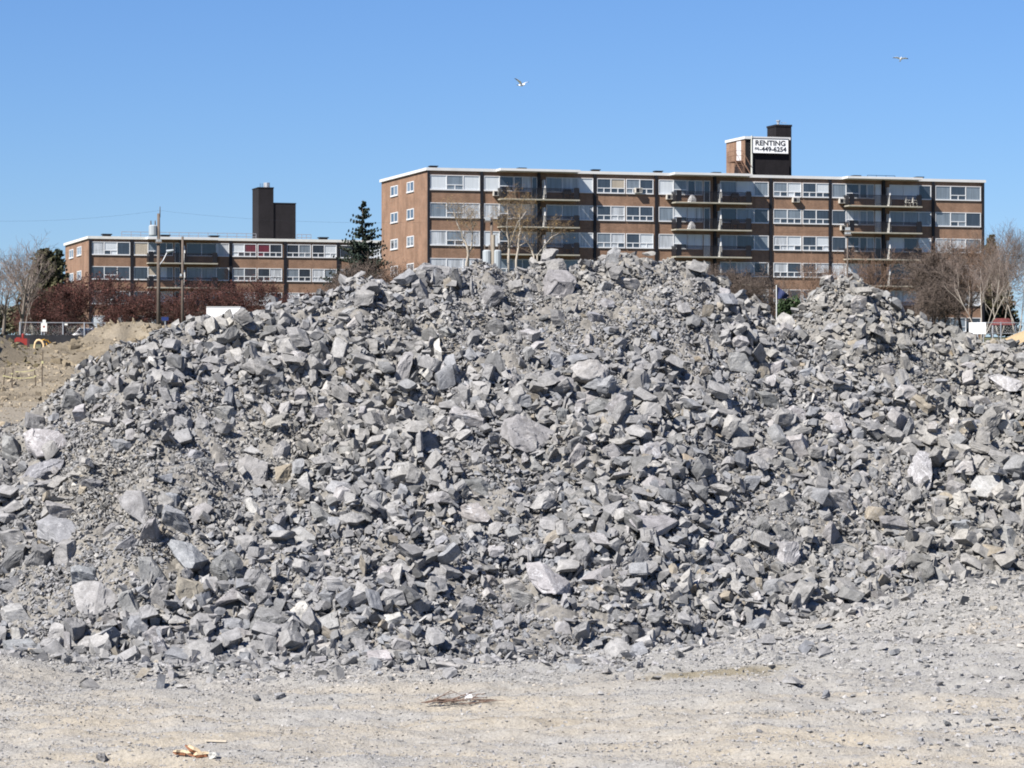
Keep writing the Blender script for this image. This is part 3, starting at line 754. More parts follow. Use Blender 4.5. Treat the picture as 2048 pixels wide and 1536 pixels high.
def far_pebbles():
    n = 16000
    px = r.uniform(-60, 420, n); y = 47+30*r.random(n); x = y*(px-1024)/F
    s = np.minimum(.018*(1-r.random(n))**(-1/2.5), .14)
    pos = np.stack([x, y, G(x, y)+s*.1], 1)
    tn = np.ones((n, 4)); tn[:, :3] = np.array([.255, .212, .152])*r.uniform(.65, 1.3, (n, 1))
    v, t, c = scatter(pos, s, tn, PROTO, r, 0)
    n = 1500; px = r.uniform(-60, 420, n); y = 64+14*r.random(n); x = y*(px-1024)/F
    s = np.minimum(.07*(1-r.random(n))**(-1/2.0), .42)*np.where(px < 70, .85, .8)
    tn = np.ones((n, 4)); tn[:, :3] = np.where((px < 75)[:, None], np.array([.105, .088, .052]), np.array([.20, .165, .115]))*r.uniform(.75, 1.25, (n, 1))
    v2, t2, c2 = scatter(np.stack([x, y, G(x, y)+s*r.uniform(-.1, .15, n)], 1), s, tn, PROTO2, r, 0)
    t = np.concatenate([t, t2+len(v)]); v = np.concatenate([v, v2]); c = np.concatenate([c, c2])
    tag(link('dirt_clods', mesh_np('dirt_clods', v, t, [ROCK], c.astype(np.float32))), 'clods and stones scattered over the brown dug soil', kind='stuff')
far_pebbles()
# ------------------------------------------------------------------ apartment blocks
def brick_mat(name, c1, c2, mortar):
    m, nt, b = new_mat(name)
    tc = N(nt, 'ShaderNodeTexCoord')
    mp = N(nt, 'ShaderNodeMapping'); nt.links.new(tc.outputs['Object'], mp.inputs['Vector'])
    sx = N(nt, 'ShaderNodeSeparateXYZ'); nt.links.new(mp.outputs[0], sx.inputs[0])
    ad = N(nt, 'ShaderNodeMath', operation='ADD'); nt.links.new(sx.outputs['X'], ad.inputs[0]); nt.links.new(sx.outputs['Y'], ad.inputs[1])
    cb = N(nt, 'ShaderNodeCombineXYZ'); nt.links.new(ad.outputs[0], cb.inputs['X']); nt.links.new(sx.outputs['Z'], cb.inputs['Y'])
    br = N(nt, 'ShaderNodeTexBrick', Scale=1.0); nt.links.new(cb.outputs[0], br.inputs['Vector'])
    br.inputs['Color1'].default_value = (*c1, 1); br.inputs['Color2'].default_value = (*c2, 1); br.inputs['Mortar'].default_value = (*mortar, 1)
    br.inputs['Mortar Size'].default_value = .008; br.inputs['Brick Width'].default_value = .23; br.inputs['Row Height'].default_value = .075
    no = N(nt, 'ShaderNodeTexNoise', Scale=.55, Detail=5.0, Roughness=.6); nt.links.new(tc.outputs['Object'], no.inputs['Vector'])
    rr = ramp(nt, [(.3, .80), (.7, 1.2)]); nt.links.new(no.outputs['Fac'], rr.inputs['Fac'])
    c = mixc(nt, br.outputs['Color'], rr.outputs['Color'], 1.0, 'MULTIPLY')
    mp3 = N(nt, 'ShaderNodeMapping'); mp3.inputs['Scale'].default_value = (1.3, 1.3, .16); nt.links.new(tc.outputs['Object'], mp3.inputs['Vector'])
    st = N(nt, 'ShaderNodeTexNoise', Scale=1.0, Detail=5.0, Roughness=.65); nt.links.new(mp3.outputs[0], st.inputs['Vector'])
    r5 = ramp(nt, [(.30, .72), (.48, 1.0), (.7, 1.12)]); nt.links.new(st.outputs['Fac'], r5.inputs['Fac'])
    c = mixc(nt, c, r5.outputs['Color'], 1.0, 'MULTIPLY')
    nt.links.new(c, b.inputs['Base Color']); b.inputs['Roughness'].default_value = .9; b.inputs['Specular IOR Level'].default_value = .2
    return m
BRICK = brick_mat('brown_brick', (.240, .138, .088), (.185, .104, .067), (.22, .175, .135))
DBRICK = brick_mat('dark_brick', (.0145, .0125, .0145), (.0105, .0092, .0105), (.016, .0145, .016))
WHITE = plain('white_paint', (.56, .56, .55), .5, .06, .8)
FRAME = plain('window_white', (.58, .59, .60), .45, .05, 1.0)
CONC = plain('balcony_concrete', (.30, .285, .235), .8, .15, 1.5)
DARK = plain('dark_metal', (.011, .011, .014), .5, .1, 2.0)
ROOFM = plain('roof_felt', (.12, .115, .11), .9)
GALV = plain('galvanised_steel', (.45, .46, .47), .45, .1, 2.0, .6)
def glass_mat(name, base, rough, fold_shade=0.0):
    m, nt, b = new_mat(name)
    tc = N(nt, 'ShaderNodeTexCoord'); sx = N(nt, 'ShaderNodeSeparateXYZ'); nt.links.new(tc.outputs['Object'], sx.inputs[0])
    mp = N(nt, 'ShaderNodeMapping'); mp.inputs['Scale'].default_value = (6, 6, .35); nt.links.new(tc.outputs['Object'], mp.inputs['Vector'])
    w = N(nt, 'ShaderNodeTexNoise', Scale=1.0, Detail=3.0); nt.links.new(mp.outputs[0], w.inputs['Vector'])
    r_ = ramp(nt, [(.3, tuple(c*(1-fold_shade) for c in base)), (.7, tuple(min(1, c*(1+fold_shade*.5)) for c in base))])  # vertical colour streaks stand in for light and shade on curtain folds
    nt.links.new(w.outputs['Fac'], r_.inputs['Fac']); nt.links.new(r_.outputs['Color'], b.inputs['Base Color'])
    b.inputs['Roughness'].default_value = rough; b.inputs['Specular IOR Level'].default_value = .5
    b.inputs['Coat Weight'].default_value = .8; b.inputs['Coat Roughness'].default_value = .03
    return m
PANES = [glass_mat('pane_white_blind', (.50, .53, .55), .5, .08), glass_mat('pane_curtain', (.40, .42, .44), .6, .45), glass_mat('pane_dark', (.035, .045, .06), .1, .3),
         glass_mat('pane_grey', (.16, .19, .22), .2, .3), glass_mat('pane_red_curtain', (.10, .012, .025), .6, .3), glass_mat('pane_beige', (.36, .31, .24), .6, .2)]
def pick(r, w): return int(r.choice(6, p=np.array(w)/sum(w)))
MIXW = (2.3, 2.2, 3.4, 2.6, 0, .25)

class Block:
    def __init__(s, L, ang): s.L = Vector(L); s.a = ang; s.c, s.s = math.cos(ang), math.sin(ang)
    def at(s, px, d=0.0):
        """distance along the facade of the photograph's column px, on a plane d metres behind the facade"""
        u = (px-1024)/F; x = s.L.x - s.s*d; y = s.L.y + s.c*d
        return (y*u-x)/(s.c-u*s.s)
    def depth(s, sx, d=0.0): return s.L.y + sx*s.s + d*s.c
    def z(s, sx, py, d=0.0): return CAMZ + s.depth(sx, d)*(HOR-py)/F - s.L.z
def window(B, root, px0, px1, z0, z1, splits, sliders, r, door=False, y=0.0, weights=MIXW, fixed=None):
    """a white frame with mullions; its panes are one sub-part"""
    s0, s1 = B.at(px0), B.at(px1); m = MB(); g = MB(); t = .07; yf = y-.07
    m.box(s0, s1, yf, y, z1-t, z1); m.box(s0, s1, yf-.05, y, z0-.05, z0+t)
    n = len(splits)+1; xs = [s0]+[s0+(s1-s0)*q for q in splits]+[s1]
    for i, x in enumerate(xs): 
        w = t if i in (0, n) else t*.6
        m.box(max(s0, x-w), min(s1, x+w), yf-.003, y-.003, z0+t, z1-t)
    for i in range(n):
        a, b = xs[i]+t*.6, xs[i+1]-t*.6; mat = fixed[i] if fixed else pick(r, weights)
        if sliders[i]:
            zm = z0+(z1-z0)*.34; c = (a+b)/2
            m.box(a, b, yf, y-.004, zm-.04, zm+.04); m.box(c-.04, c+.04, yf, y-.006, z0+t, zm-.04)
            g.poly([(a, y-.02, zm+.04), (b, y-.02, zm+.04), (b, y-.02, z1-t), (a, y-.02, z1-t)], mat)
            for q0, q1, mm in ((a, c-.04, 2 if r.random() < .5 else mat), (c+.04, b, 2 if r.random() < .5 else mat)):
                g.poly([(q0, y-.02, z0+t), (q1, y-.02, z0+t), (q1, y-.02, zm-.04), (q0, y-.02, zm-.04)], mm)
        else:
            g.poly([(a, y-.02, z0+t), (b, y-.02, z0+t), (b, y-.02, z1-t), (a, y-.02, z1-t)], mat)
    w = m.build('balcony_door' if door else 'window', FRAME, root)
    g.build('pane', PANES, w)
    return w
def side_window(root, y0, y1, z0, z1, r):
    m = MB(); g = MB(); t = .09; c = (y0+y1)/2
    m.box(-.06, 0, y0, y1, z1-t, z1); m.box(-.10, 0, y0, y1, z0-.06, z0+t)
    for a, b in ((y0, y0+t), (c-t/2, c+t/2), (y1-t, y1)): m.box(-.063, -.002, a, b, z0+t, z1-t)
    for a, b in ((y0+t, c-t/2), (c+t/2, y1-t)): g.poly([(-.02, b, z0+t), (-.02, a, z0+t), (-.02, a, z1-t), (-.02, b, z1-t)], int(r.choice([2, 3])))
    w = m.build('window', FRAME, root); g.build('pane', PANES, w)
def balcony(root, s0, s1, sm, zs, depth, r):
    """concrete slab; dark picket railing with solid end panels; white privacy screen"""
    sl = MB(); sl.box(s0, s1, -depth, -.003, zs-.13, zs); sl.build('balcony_slab', CONC, root)
    ra = MB(); zt = zs+1.08; y = -depth+.05
    for a in (s0+.05, s1-.05): ra.box(a-.025, a+.025, y, -.01, zt-.05, zt)
    ra.box(s0+.08, s1-.08, y-.025, y+.025, zt-.05, zt); ra.box(s0+.08, s1-.08, y-.02, y+.02, zs+.08, zs+.12)
    k = s0+.1
    while k < s1-.1:
        ra.box(k-.021, k+.021, y-.011, y+.011, zs+.12, zt-.05); k += .10  # pickets thickened so the railing darkens the balcony like deep shade
    for a in (s0+.25, sm-.2, sm+.2, s1-.25): ra.box(a-.03, a+.03, y-.03, y+.03, zs+.002, zt-.002)
    for a, b in ((s0+.1, s0+.62), (s1-.62, s1-.1)): ra.box(a, b, y-.045, y-.028, zs+.05, zt+.10)
    for a in (s0+.04, s1-.04): ra.box(a-.012, a+.012, y+.03, -.05, zs+.1, zt-.08)
    ra.build('balcony_railing', DARK, root)
def screen(root, sm, zs, depth):
    m = MB(); m.poly([(0, 0, 0)]*0) if False else None
    z1 = zs+1.95
    pts = [(-.003, zs), (-depth*.95, zs), (-depth*.70, z1), (-.003, z1)]
    for x in (sm-.06, sm+.06): m.poly([(x, y, z) for y, z in (pts if x < sm else pts[::-1])])
    for i in range(4):
        a, b = pts[i], pts[(i+1) % 4]
        m.poly([(sm-.06, *a), (sm+.06, *a), (sm+.06, *b), (sm-.06, *b)][::-1])
    m.build('privacy_screen', WHITE, root)
def air_conditioner(root, x, z, y=-.003):
    m = MB(); m.box(x-.36, x+.36, y-.42, y, z-.25, z+.25); m.box(x-.30, x+.02, y-.435, y-.422, z-.19, z+.19, 1)
    for k in range(5): m.box(x+.06, x+.32, y-.43, y-.422, z-.16+k*.075, z-.13+k*.075, 1)
    m.build('air_conditioner', [plain('ac_case', (.42, .40, .36), .6) if 'ac_case' not in bpy.data.materials else bpy.data.materials['ac_case'], DARK], root)
def roof_vent(root, x, y, z, w=.85, h=.22):
    m = MB(); m.box(x-w*.4, x+w*.4, y-w*.4, y+w*.4, z, z+h*.6); m.box(x-w/2, x+w/2, y-w/2, y+w/2, z+h*.6, z+h)
    m.build('roof_vent', DARK, root)

# ---- the six-storey block
Lx = 302*(855-1024)/F
RB = Block((Lx, 302, 8.3), R(17.1))
rb = thing('apartment_building', 'six-storey brown brick apartment building with three columns of balconies and a rooftop rental sign', 'building', RB.L, RB.a)
r = np.random.default_rng(21)
TOPZ = CAMZ+302*450/F-8.3          # roof edge above the building's base
sR = RB.at(1967.5); DEP = 18.0
w = MB(); w.box(0, sR, 0, DEP, -1.0, TOPZ-.28); w.build('wall', BRICK, rb)
w = MB(); w.box(-.18, sR+.18, -.18, DEP+.18, TOPZ-.28, TOPZ); w.build('roof', WHITE, rb)
w = MB(); w.box(.2, sR-.2, .2, DEP-.2, TOPZ+.003, TOPZ+.02); w.build('roof_covering', ROOFM, rb)
WT = [TOPZ-.70-2.75*k for k in range(6)]
for px in (855.5, 963, 1189, 1312, 1541, 1659.5, 1866, 1966):
    s = RB.at(px); c = MB(); c.box(max(-.02, s-.14), min(sR+.02, s+.14), -.14, -.002, -.5, TOPZ-.285); c.build('column', DARK, rb)
for px in (1077, 1428.5, 1766):
    s = RB.at(px); c = MB(); c.box(s-.13, s+.13, -.30, -.002, -.5, TOPZ-.285); c.build('column', DARK, rb)
for k in range(6):
    z1 = WT[k]; z0 = z1-1.47; zs = z1-2.28
    def hid(px): return (k >= 4 and px < 1300) or (k >= 5 and px < 1460)
    def W(a, b, sp, sl, **kw):
        if not hid(a): window(RB, rb, a, b, z0, z1, sp, sl, r, **kw)
    W(859.5, 959.5, (1/3, 2/3), (0, 1, 0), fixed={0: (0, 3, 0), 1: (3, 3, 1), 2: (1, 3, 1)}.get(k))
    for a in (1193.5, 1546.5):
        W(a, a+56, (.5,), (1, 1)); W(a+58.5, a+113, (.5,), (1, 1))
    W(1870.5, 1961.5, (1/3, 2/3), (0, 1, 0))
    for (a, b1, b2, d0, d1, c0, c1) in ((967.5, 1027, 1061, 1063, 1074, 1092, 1186), (1317, 1374, 1405, 1407, 1420, 1440, 1537), (1663.5, 1718, 1748, 1750, 1762, 1779, 1862)):
        if hid(a): continue
        window(RB, rb, a, b1, z0, z1, (.52,), (0, 1), r)
        window(RB, rb, b1+.8, b2, z0, z1, (.5,), (0, 0), r, weights=(1.2, 1.6, 2.5, 4, 0, .1))  # more grey panes here, imitating the shade under the balconies
        window(RB, rb, d0, d1, zs+.02, z1, (), (0,), r, door=True, weights=(.4, 0, 3, 2, 0, 0))
        window(RB, rb, c0, c1, z0, z1, (.34, .7), (0, 0, 0), r, weights=(1.4, 1.5, 2.4, 4, 0, 0))  # recess shade is put into this darker mix of pane colours
    for i, (a, b, m) in enumerate(((1003, 1160, 1084), (1352, 1504, 1434), (1698, 1845, 1772))):
        if (k >= 3 and i == 0) or (k >= 4 and i == 1) or k == 5: continue
        sl_ = RB.at(a, -1.45), RB.at(b, -1.45), RB.at(m, -.9)
        balcony(rb, sl_[0], sl_[1], RB.at((1077, 1428.5, 1766)[i]), zs, 1.45, r)
        screen(rb, RB.at((1080.5, 1431.5, 1769)[i])+.2, zs, 1.25)
for i, (a, b) in enumerate(((1001, 1161), (1350, 1506), (1696, 1846))):
    c = MB(); c.box(RB.at(a, -1.6), RB.at(b, -1.6), -1.6, -.185, TOPZ-.24, TOPZ-.01); c.build('balcony_canopy', WHITE, rb)
for px, py in ((992, 387), (1275, 381), (1338, 394), (1590, 400), (1683, 402), (1686, 456)):
    s = RB.at(px); air_conditioner(rb, s, RB.z(s, py), -.003 if px != 1275 else -.08)
for px in (848, 1043, 1191, 1316, 1432, 1712, 1838):
    s = RB.at(px, .8); roof_vent(rb, max(s, .8), .8, TOPZ+.021)
# side wall windows
def side_y(px): 
    u = (px-1024)/F; return (RB.L.x-RB.L.y*u)/(RB.s+RB.c*u)
for k in range(4):
    for a, b, pt, pb in ((782, 796, 371, 389), (814.5, 828, 362, 382)):
        ya, yb = side_y(b), side_y(a)
        zc = CAMZ + (RB.L.y+RB.c*ya)*(HOR-(pt+pb)/2)/F - RB.L.z - 2.75*k
        side_window(rb, ya, yb, zc-.52, zc+.52, r)
# penthouse with chimney, door, stair, pipe
PD = 5.0
s0, s1 = RB.at(1491, PD), RB.at(1578.5, PD)
zt = RB.z(s0, 272.5, PD)
ph = MB(); ph.box(s0, s1, PD, PD+5.4, TOPZ+.021, zt-.28, 0)
pho = ph.build('penthouse', [DBRICK], rb)
q = MB(); q.box(s0-.05, s0-.003, PD+.02, PD+5.4, TOPZ+.025, zt-.285); q.build('brick_side', BRICK, pho)
q = MB(); q.box(s0-.16, s1+.1, PD-.16, PD+5.5, zt-.28, zt); q.build('roof_edge', WHITE, pho)
c0, c1 = RB.at(1552, PD+5.51), RB.at(1583, PD+5.51)
zc = RB.z(c0, 251, PD+7)
q = MB(); q.box(c0, c1, PD+5.503, PD+8.0, TOPZ+.021, zc-.2); q.box(c0-.06, c1+.06, PD+5.45, PD+8.06, zc-.2, zc); ch = q.build('chimney', DBRICK, rb)
fl = MB(); fx = RB.at(1556.5, PD+8)
fl.tube([(fx, PD+8, zc), (fx, PD+8, zc+.55)], .16, 8); fl.tube([(fx, PD+8, zc+.55), (fx, PD+8, zc+.68)], .24, 8)
for xx in (RB.at(1562, PD+8), RB.at(1573, PD+8)): fl.box(xx-.3, xx+.3, PD+7.8, PD+8.3, zc, zc+.22)
fl.tube([(RB.at(1562, PD+8), PD+8, zc+.42), (RB.at(1573, PD+8), PD+8, zc+.42)], .03, 5)
fl.build('flue', GALV, ch)
px_ = RB.at(1503.5, PD-.1); q = MB(); q.tube([(px_, PD-.12, TOPZ+.02), (px_, PD-.12, zt+.06)], .10, 6); q.build('downpipe', plain('pale_pipe', (.45, .46, .42), .5), rb)
q = MB(); zd0 = RB.z(s0, 322, PD+1.2); zd1 = RB.z(s0, 282, PD+1.2)
q.box(s0-.09, s0-.052, PD+1.1, PD+2.3, zd0, zd1); q.build('door', plain('pale_door', (.55, .56, .58), .5), pho)
q = MB()
q.box(s0-1.0, s0-.055, PD+.4, PD+2.6, zd0-.12, zd0-.02)
for k in range(10):
    zz = zd0-.2-k*.24
    if zz > TOPZ+.1: q.box(s0-.95, s0-.12, PD+.25-.24*k, PD+.5-.24*k, zz-.05, zz)
for yy in (PD+.45, PD+2.55): q.tube([(s0-.96, yy, zd0-.02), (s0-.96, yy, zd0+1.0)], .03, 4)
for zz in (zd0+.5, zd0+1.0): q.tube([(s0-.96, PD+.45, zz), (s0-.96, PD+2.55, zz)], .03, 4); q.tube([(s0-.96, PD+.43, zz), (s0-.1, PD+.43, zz)], .03, 4)
for xx in (s0-.97, s0-.10): q.tube([(xx, PD+.4, zd0-.1), (xx, PD-2.0, TOPZ+.1)], .05, 4); q.tube([(xx, PD+.4, zd0+.9), (xx, PD-2.0, TOPZ+1.0)], .03, 4)
q.build('fire_stair', plain('rusty_steel', (.13, .075, .05), .8, .3), rb)
q = MB()
for z_ in (.45, .85): q.tube([(RB.at(1735, 8), 8, TOPZ+z_), (RB.at(1790, 8), 8, TOPZ+z_)], .03, 4)
for px in (1735, 1753, 1772, 1790): q.tube([(RB.at(px, 8), 8, TOPZ+.02), (RB.at(px, 8), 8, TOPZ+.85)], .03, 4)
q.build('roof_railing', DARK, rb)
# the rental sign, a thing of its own
sg0, sg1 = RB.at(1505.5, PD-.25), RB.at(1576.5, PD-.25); sz0, sz1 = RB.z(sg0, 305.5, PD-.2), RB.z(sg0, 277, PD-.2)
sx_ = RB.L + Vector((RB.c*sg0 - RB.s*(PD-.25), RB.s*sg0 + RB.c*(PD-.25), sz0))
sign = thing('sign', 'white rental sign with a phone number in black, on the dark rooftop penthouse', 'sign', sx_, RB.a)
SW, SH = sg1-sg0, sz1-sz0
q = MB(); q.box(0, SW, 0, .22, 0, SH, 0); 
q.build('panel', plain('sign_white', (.82, .82, .80), .5, .03, 1.0), sign)
q = MB(); q.box(-.06, SW+.06, -.03, .10, -.06, -.002); q.box(-.06, SW+.06, -.03, .10, SH+.002, SH+.06); q.box(-.06, -.002, -.03, .10, 0, SH); q.box(SW+.002, SW+.06, -.03, .10, 0, SH); q.build('frame', DARK, sign)
INK = plain('sign_ink', (.02, .022, .03), .5)
FONT5 = {'R': ['11110', '10001', '10001', '11110', '10100', '10010', '10001']}
def text_mesh(txt, x0, x1, z0, z1, bold, name, parent, mat, y=-.012):
    cu = bpy.data.curves.new('txt', 'FONT'); cu.body = txt; cu.size = 1; cu.extrude = .006; cu.offset = bold
    ob = bpy.data.objects.new('txt', cu); COL.objects.link(ob)
    dg = bpy.context.evaluated_depsgraph_get(); me = bpy.data.meshes.new_from_object(ob.evaluated_get(dg))
    bpy.data.objects.remove(ob); bpy.data.curves.remove(cu)
    co = np.array([v.co[:] for v in me.vertices]); mn, mx = co.min(0), co.max(0)
    co = (co-mn)/(mx-mn+1e-9)
    V = np.stack([x0+co[:, 0]*(x1-x0), y-co[:, 2]*.01, z0+co[:, 1]*(z1-z0)], 1)
    me.vertices.foreach_set('co', V.astype(np.float32).ravel()); me.materials.clear(); me.materials.append(mat); me.update()
    return link(name, me, parent)
text_mesh('RENTING', SW*.075, SW*.92, SH*.53, SH*.90, .022, 'lettering', sign, INK)
text_mesh('(416)', SW*.055, SW*.175, SH*.16, SH*.42, .012, 'lettering', sign, INK)
text_mesh('-449-6254', SW*.19, SW*.945, SH*.12, SH*.46, .022, 'lettering', sign, INK)

# ---- the four-storey block on the left
LB = Block((342*(178-1024)/F, 342, 9.3), R(17.0))
lb = thing('apartment_building', 'four-storey brown brick apartment building behind russet trees, with a dark stepped chimney tower', 'building', LB.L, LB.a)
r = np.random.default_rng(22)
LT = CAMZ+342*313/F-9.3; LR = LB.at(905); 
w = MB(); w.box(0, LR, 0, 17.5, -1, LT-.3); w.build('wall', BRICK, lb)
w = MB(); w.box(-.18, LR+.18, -.18, 17.7, LT-.3, LT); w.build('roof', plain('pale_fascia', (.55, .55, .52), .6, .08), lb)
for px in (180, 263.5, 461, 570, 676, 785):
    s = LB.at(px); c = MB(); c.box(max(-.02, s-.17), s+.17, -.14, -.002, -.5, LT-.305); c.build('column', DARK, lb)
s = LB.at(362); c = MB(); c.box(s-.14, s+.14, -.3, -.002, -.5, LT-.305); c.build('column', DARK, lb)
for k in range(4):
    z1 = LT-.62-2.76*k; z0 = z1-1.45; zs = z1-2.3
    window(LB, lb, 181.5, 260, z0, z1, (.34, .67), (0, 1, 0), r)
    window(LB, lb, 267.5, 318, z0, z1, (.56,), (0, 1), r)
    window(LB, lb, 319, 346, z0, z1, (.5,), (0, 0), r, weights=(3, 1, 2, 3, 0, 0))
    window(LB, lb, 349, 360, zs+.02, z1, (), (0,), r, door=True, weights=(0, 0, 3, 2, 0, 0))
    window(LB, lb, 373, 458, z0, z1, (.35, .7), (0, 0, 0), r, weights=(1.2, 1, 2, 4, 0, 0))  # grey-weighted panes carry this balcony's shade in their colour
    for a, fx in ((464.5, [(4, 4), (4, 4)]), (573.5, None)):
        window(LB, lb, a, a+48, z0, z1, (.5,), (1, 1), r, fixed=(0, 4) if fx and k == 0 else None)
        window(LB, lb, a+50.5, a+99.5, z0, z1, (.5,), (1, 1), r, fixed=(4, 2) if fx and k == 0 else None)
    window(LB, lb, 680, 780, z0, z1, (.3, .55, .8), (0, 0, 0, 0), r)
    if k < 3:
        balcony(lb, LB.at(297, -1.3), LB.at(436, -1.3), LB.at(362), zs, 1.3, r)
        screen(lb, LB.at(366), zs, 1.2)
c = MB(); c.box(LB.at(296, -1.45), LB.at(437, -1.45), -1.45, -.185, LT-.305, LT-.02); c.build('balcony_canopy', WHITE, lb)
def side_y2(px): 
    u = (px-1024)/F; return (LB.L.x-LB.L.y*u)/(LB.s+LB.c*u)
for k in range(3):
    for a, b, pt, pb in ((139, 147, 498, 515), (154.5, 163, 492, 510)):
        ya, yb = side_y2(b), side_y2(a); zc_ = CAMZ+(LB.L.y+LB.c*ya)*(HOR-(pt+pb)/2)/F-LB.L.z-2.76*k
        side_window(lb, ya, yb, zc_-.5, zc_+.5, r)
TD = 7.0
t0, tm, t1 = LB.at(517, TD), LB.at(547, TD), LB.at(592, TD)
zt1, zt2 = LB.z(t0, 374, TD), LB.z(tm, 405, TD)
q = MB(); q.box(t0, tm, TD, TD+3.4, LT+.003, zt1-.12); q.box(t0-.05, tm+.05, TD-.05, TD+3.45, zt1-.12, zt1); tw = q.build('chimney_tower', DBRICK, lb)
q = MB(); q.box(tm+.053, t1, TD+.15, TD+7, LT+.003, zt2-.1); q.box(tm+.053, t1+.05, TD+.1, TD+7.05, zt2-.1, zt2); q.build('penthouse', DBRICK, lb)
q = MB(); q.tube([(LB.at(534, TD+1), TD+1.2, zt1), (LB.at(534, TD+1), TD+1.2, zt1+.6)], .38, 10); q.build('flue', GALV, tw)
q = MB()
for xx in (525, 521): q.tube([(LB.at(xx, TD+1), TD+1.2, zt1), (LB.at(xx, TD+1), TD+1.2, zt1+.5)], .03, 4)
q.build('aerial', DARK, tw)
q = MB(); yy = 3.0
for pa, pb in ((243, 512), (594, 622)):
    for z_ in (.35, .7): q.tube([(LB.at(pa, yy), yy, LT+z_), (LB.at(pb, yy), yy, LT+z_)], .045, 4)
    for px in np.linspace(pa, pb, 15 if pb < 550 else 4): q.tube([(LB.at(px, yy), yy, LT), (LB.at(px, yy), yy, LT+.7)], .04, 4)
q.build('roof_railing', plain('grey_rail', (.2, .2, .22), .6), lb)
for px in (213, 330, 428, 646): roof_vent(lb, LB.at(px, .8), .8, LT+.003, 1.1, .3)

# ---- things standing on the balconies
PLAST = plain('white_plastic', (.78, .77, .72), .4, .04)
def patio_chair():
    o = thing('patio_chair', None, 'chair', group='patio chairs on the top balcony')
    m = MB(); m.box(-.24, .24, -.24, .24, .40, .44); m.build('seat', PLAST, o)
    m = MB()
    for k in range(5): m.box(-.22+k*.095, -.16+k*.095, .20, .24, .445, .88)
    m.box(-.24, .24, .20, .245, .885, .95); m.build('backrest', PLAST, o)
    for sx in (-1, 1):
        for sy in (-1, 1): MB().tube([(sx*.21, sy*.21, .40), (sx*.25, sy*.26, 0)], .025, 6).build('leg', PLAST, o)
        m = MB(); m.tube([(sx*.25, -.22, .40), (sx*.27, -.22, .64), (sx*.27, .22, .66)], .025, 5); m.build('armrest', PLAST, o)
    return o
def dup(root, loc, rotz, label=None, group=None):
    n = root.copy(); COL.objects.link(n); n.location = loc; n.rotation_euler = (0, 0, rotz)
    if label: n['label'] = label
    if group: n['group'] = group
    for chd in root.children:
        c = chd.copy(); COL.objects.link(c); c.parent = n
        for g in chd.children:
            d = g.copy(); COL.objects.link(d); d.parent = c
    return n
def on_balcony(px, k, d):
    s = RB.at(px, -d); z = WT[k]-2.28
    return RB.L + Vector((RB.c*s + RB.s*d, RB.s*s - RB.c*d, z+.002))
ch0 = patio_chair(); ch0.location = on_balcony(1815, 0, .62); ch0.rotation_euler = (0, 0, RB.a+1.45)
ch0['label'] = 'white plastic patio chair beside the privacy screen side of the top balcony'
dup(ch0, on_balcony(1828, 0, .62), RB.a+1.7, 'white plastic patio chair nearer the end panel of the top balcony')
def clutter(name, label, cat, loc, parts):
    o = thing(name, label, cat, loc, RB.a)
    for nm, mat, fn in parts:
        m = MB(); fn(m); m.build(nm, mat, o)
TARP = plain('white_tarp', (.48, .48, .49), .6, .2, 6)
def tarp(m):
    rr = random.Random(3)
    ring = lambda rad, z: [(math.cos(a)*rad*rr.uniform(.85, 1.1), math.sin(a)*rad*.6*rr.uniform(.8, 1.1), z+rr.uniform(-.05, .05)) for a in [k*math.pi/5 for k in range(10)]]
    R3 = [ring(.50, .03), ring(.42, .35), ring(.24, .65), ring(.08, .8)]
    for i in range(3):
        for k in range(10): m.poly([R3[i][k], R3[i][(k+1) % 10], R3[i+1][(k+1) % 10], R3[i+1][k]])
    m.poly(R3[3])
clutter('covered_heap', 'white sheet draped over stored things on the middle top balcony', 'tarpaulin', on_balcony(1384, 0, .65), [('sheet', TARP, tarp)])
clutter('covered_heap', 'grey-white sheet over stored things on the middle balcony one floor below the top', 'tarpaulin', on_balcony(1383, 1, .65), [('sheet', TARP, tarp)])
def bbq_body(m): m.box(-.4, .4, -.25, .25, .6, .82); m.box(-.34, .34, -.24, .24, .823, 1.02)
def bbq_legs(m):
    for x in (-.35, .35):
        for y in (-.2, .2): m.box(x-.03, x+.03, y-.03, y+.03, 0, .597)
BLK = plain('black_enamel', (.015, .015, .018), .4)
for px, k, lab in ((1134, 0, 'black barbecue on the first column top balcony'), (1470, 0, 'black barbecue on the middle column top balcony'), (1470, 1, 'black barbecue on the middle column balcony under the top one'), (1135, 2, 'black barbecue low on the first balcony column')):
    clutter('barbecue', lab, 'barbecue', on_balcony(px, k, .5), [('body', BLK, bbq_body), ('stand', DARK, bbq_legs)])
WOOD = plain('stained_wood', (.22, .10, .05), .7, .2)
clutter('wooden_table', 'small brown wooden table on the first column top balcony', 'table', on_balcony(1029, 0, .6), [('top', WOOD, lambda m: m.box(-.45, .45, -.3, .3, .66, .70)), ('base', WOOD, lambda m: [m.box(x-.03, x+.03, y-.03, y+.03, 0, .657) for x in (-.4, .4) for y in (-.25, .25)])])
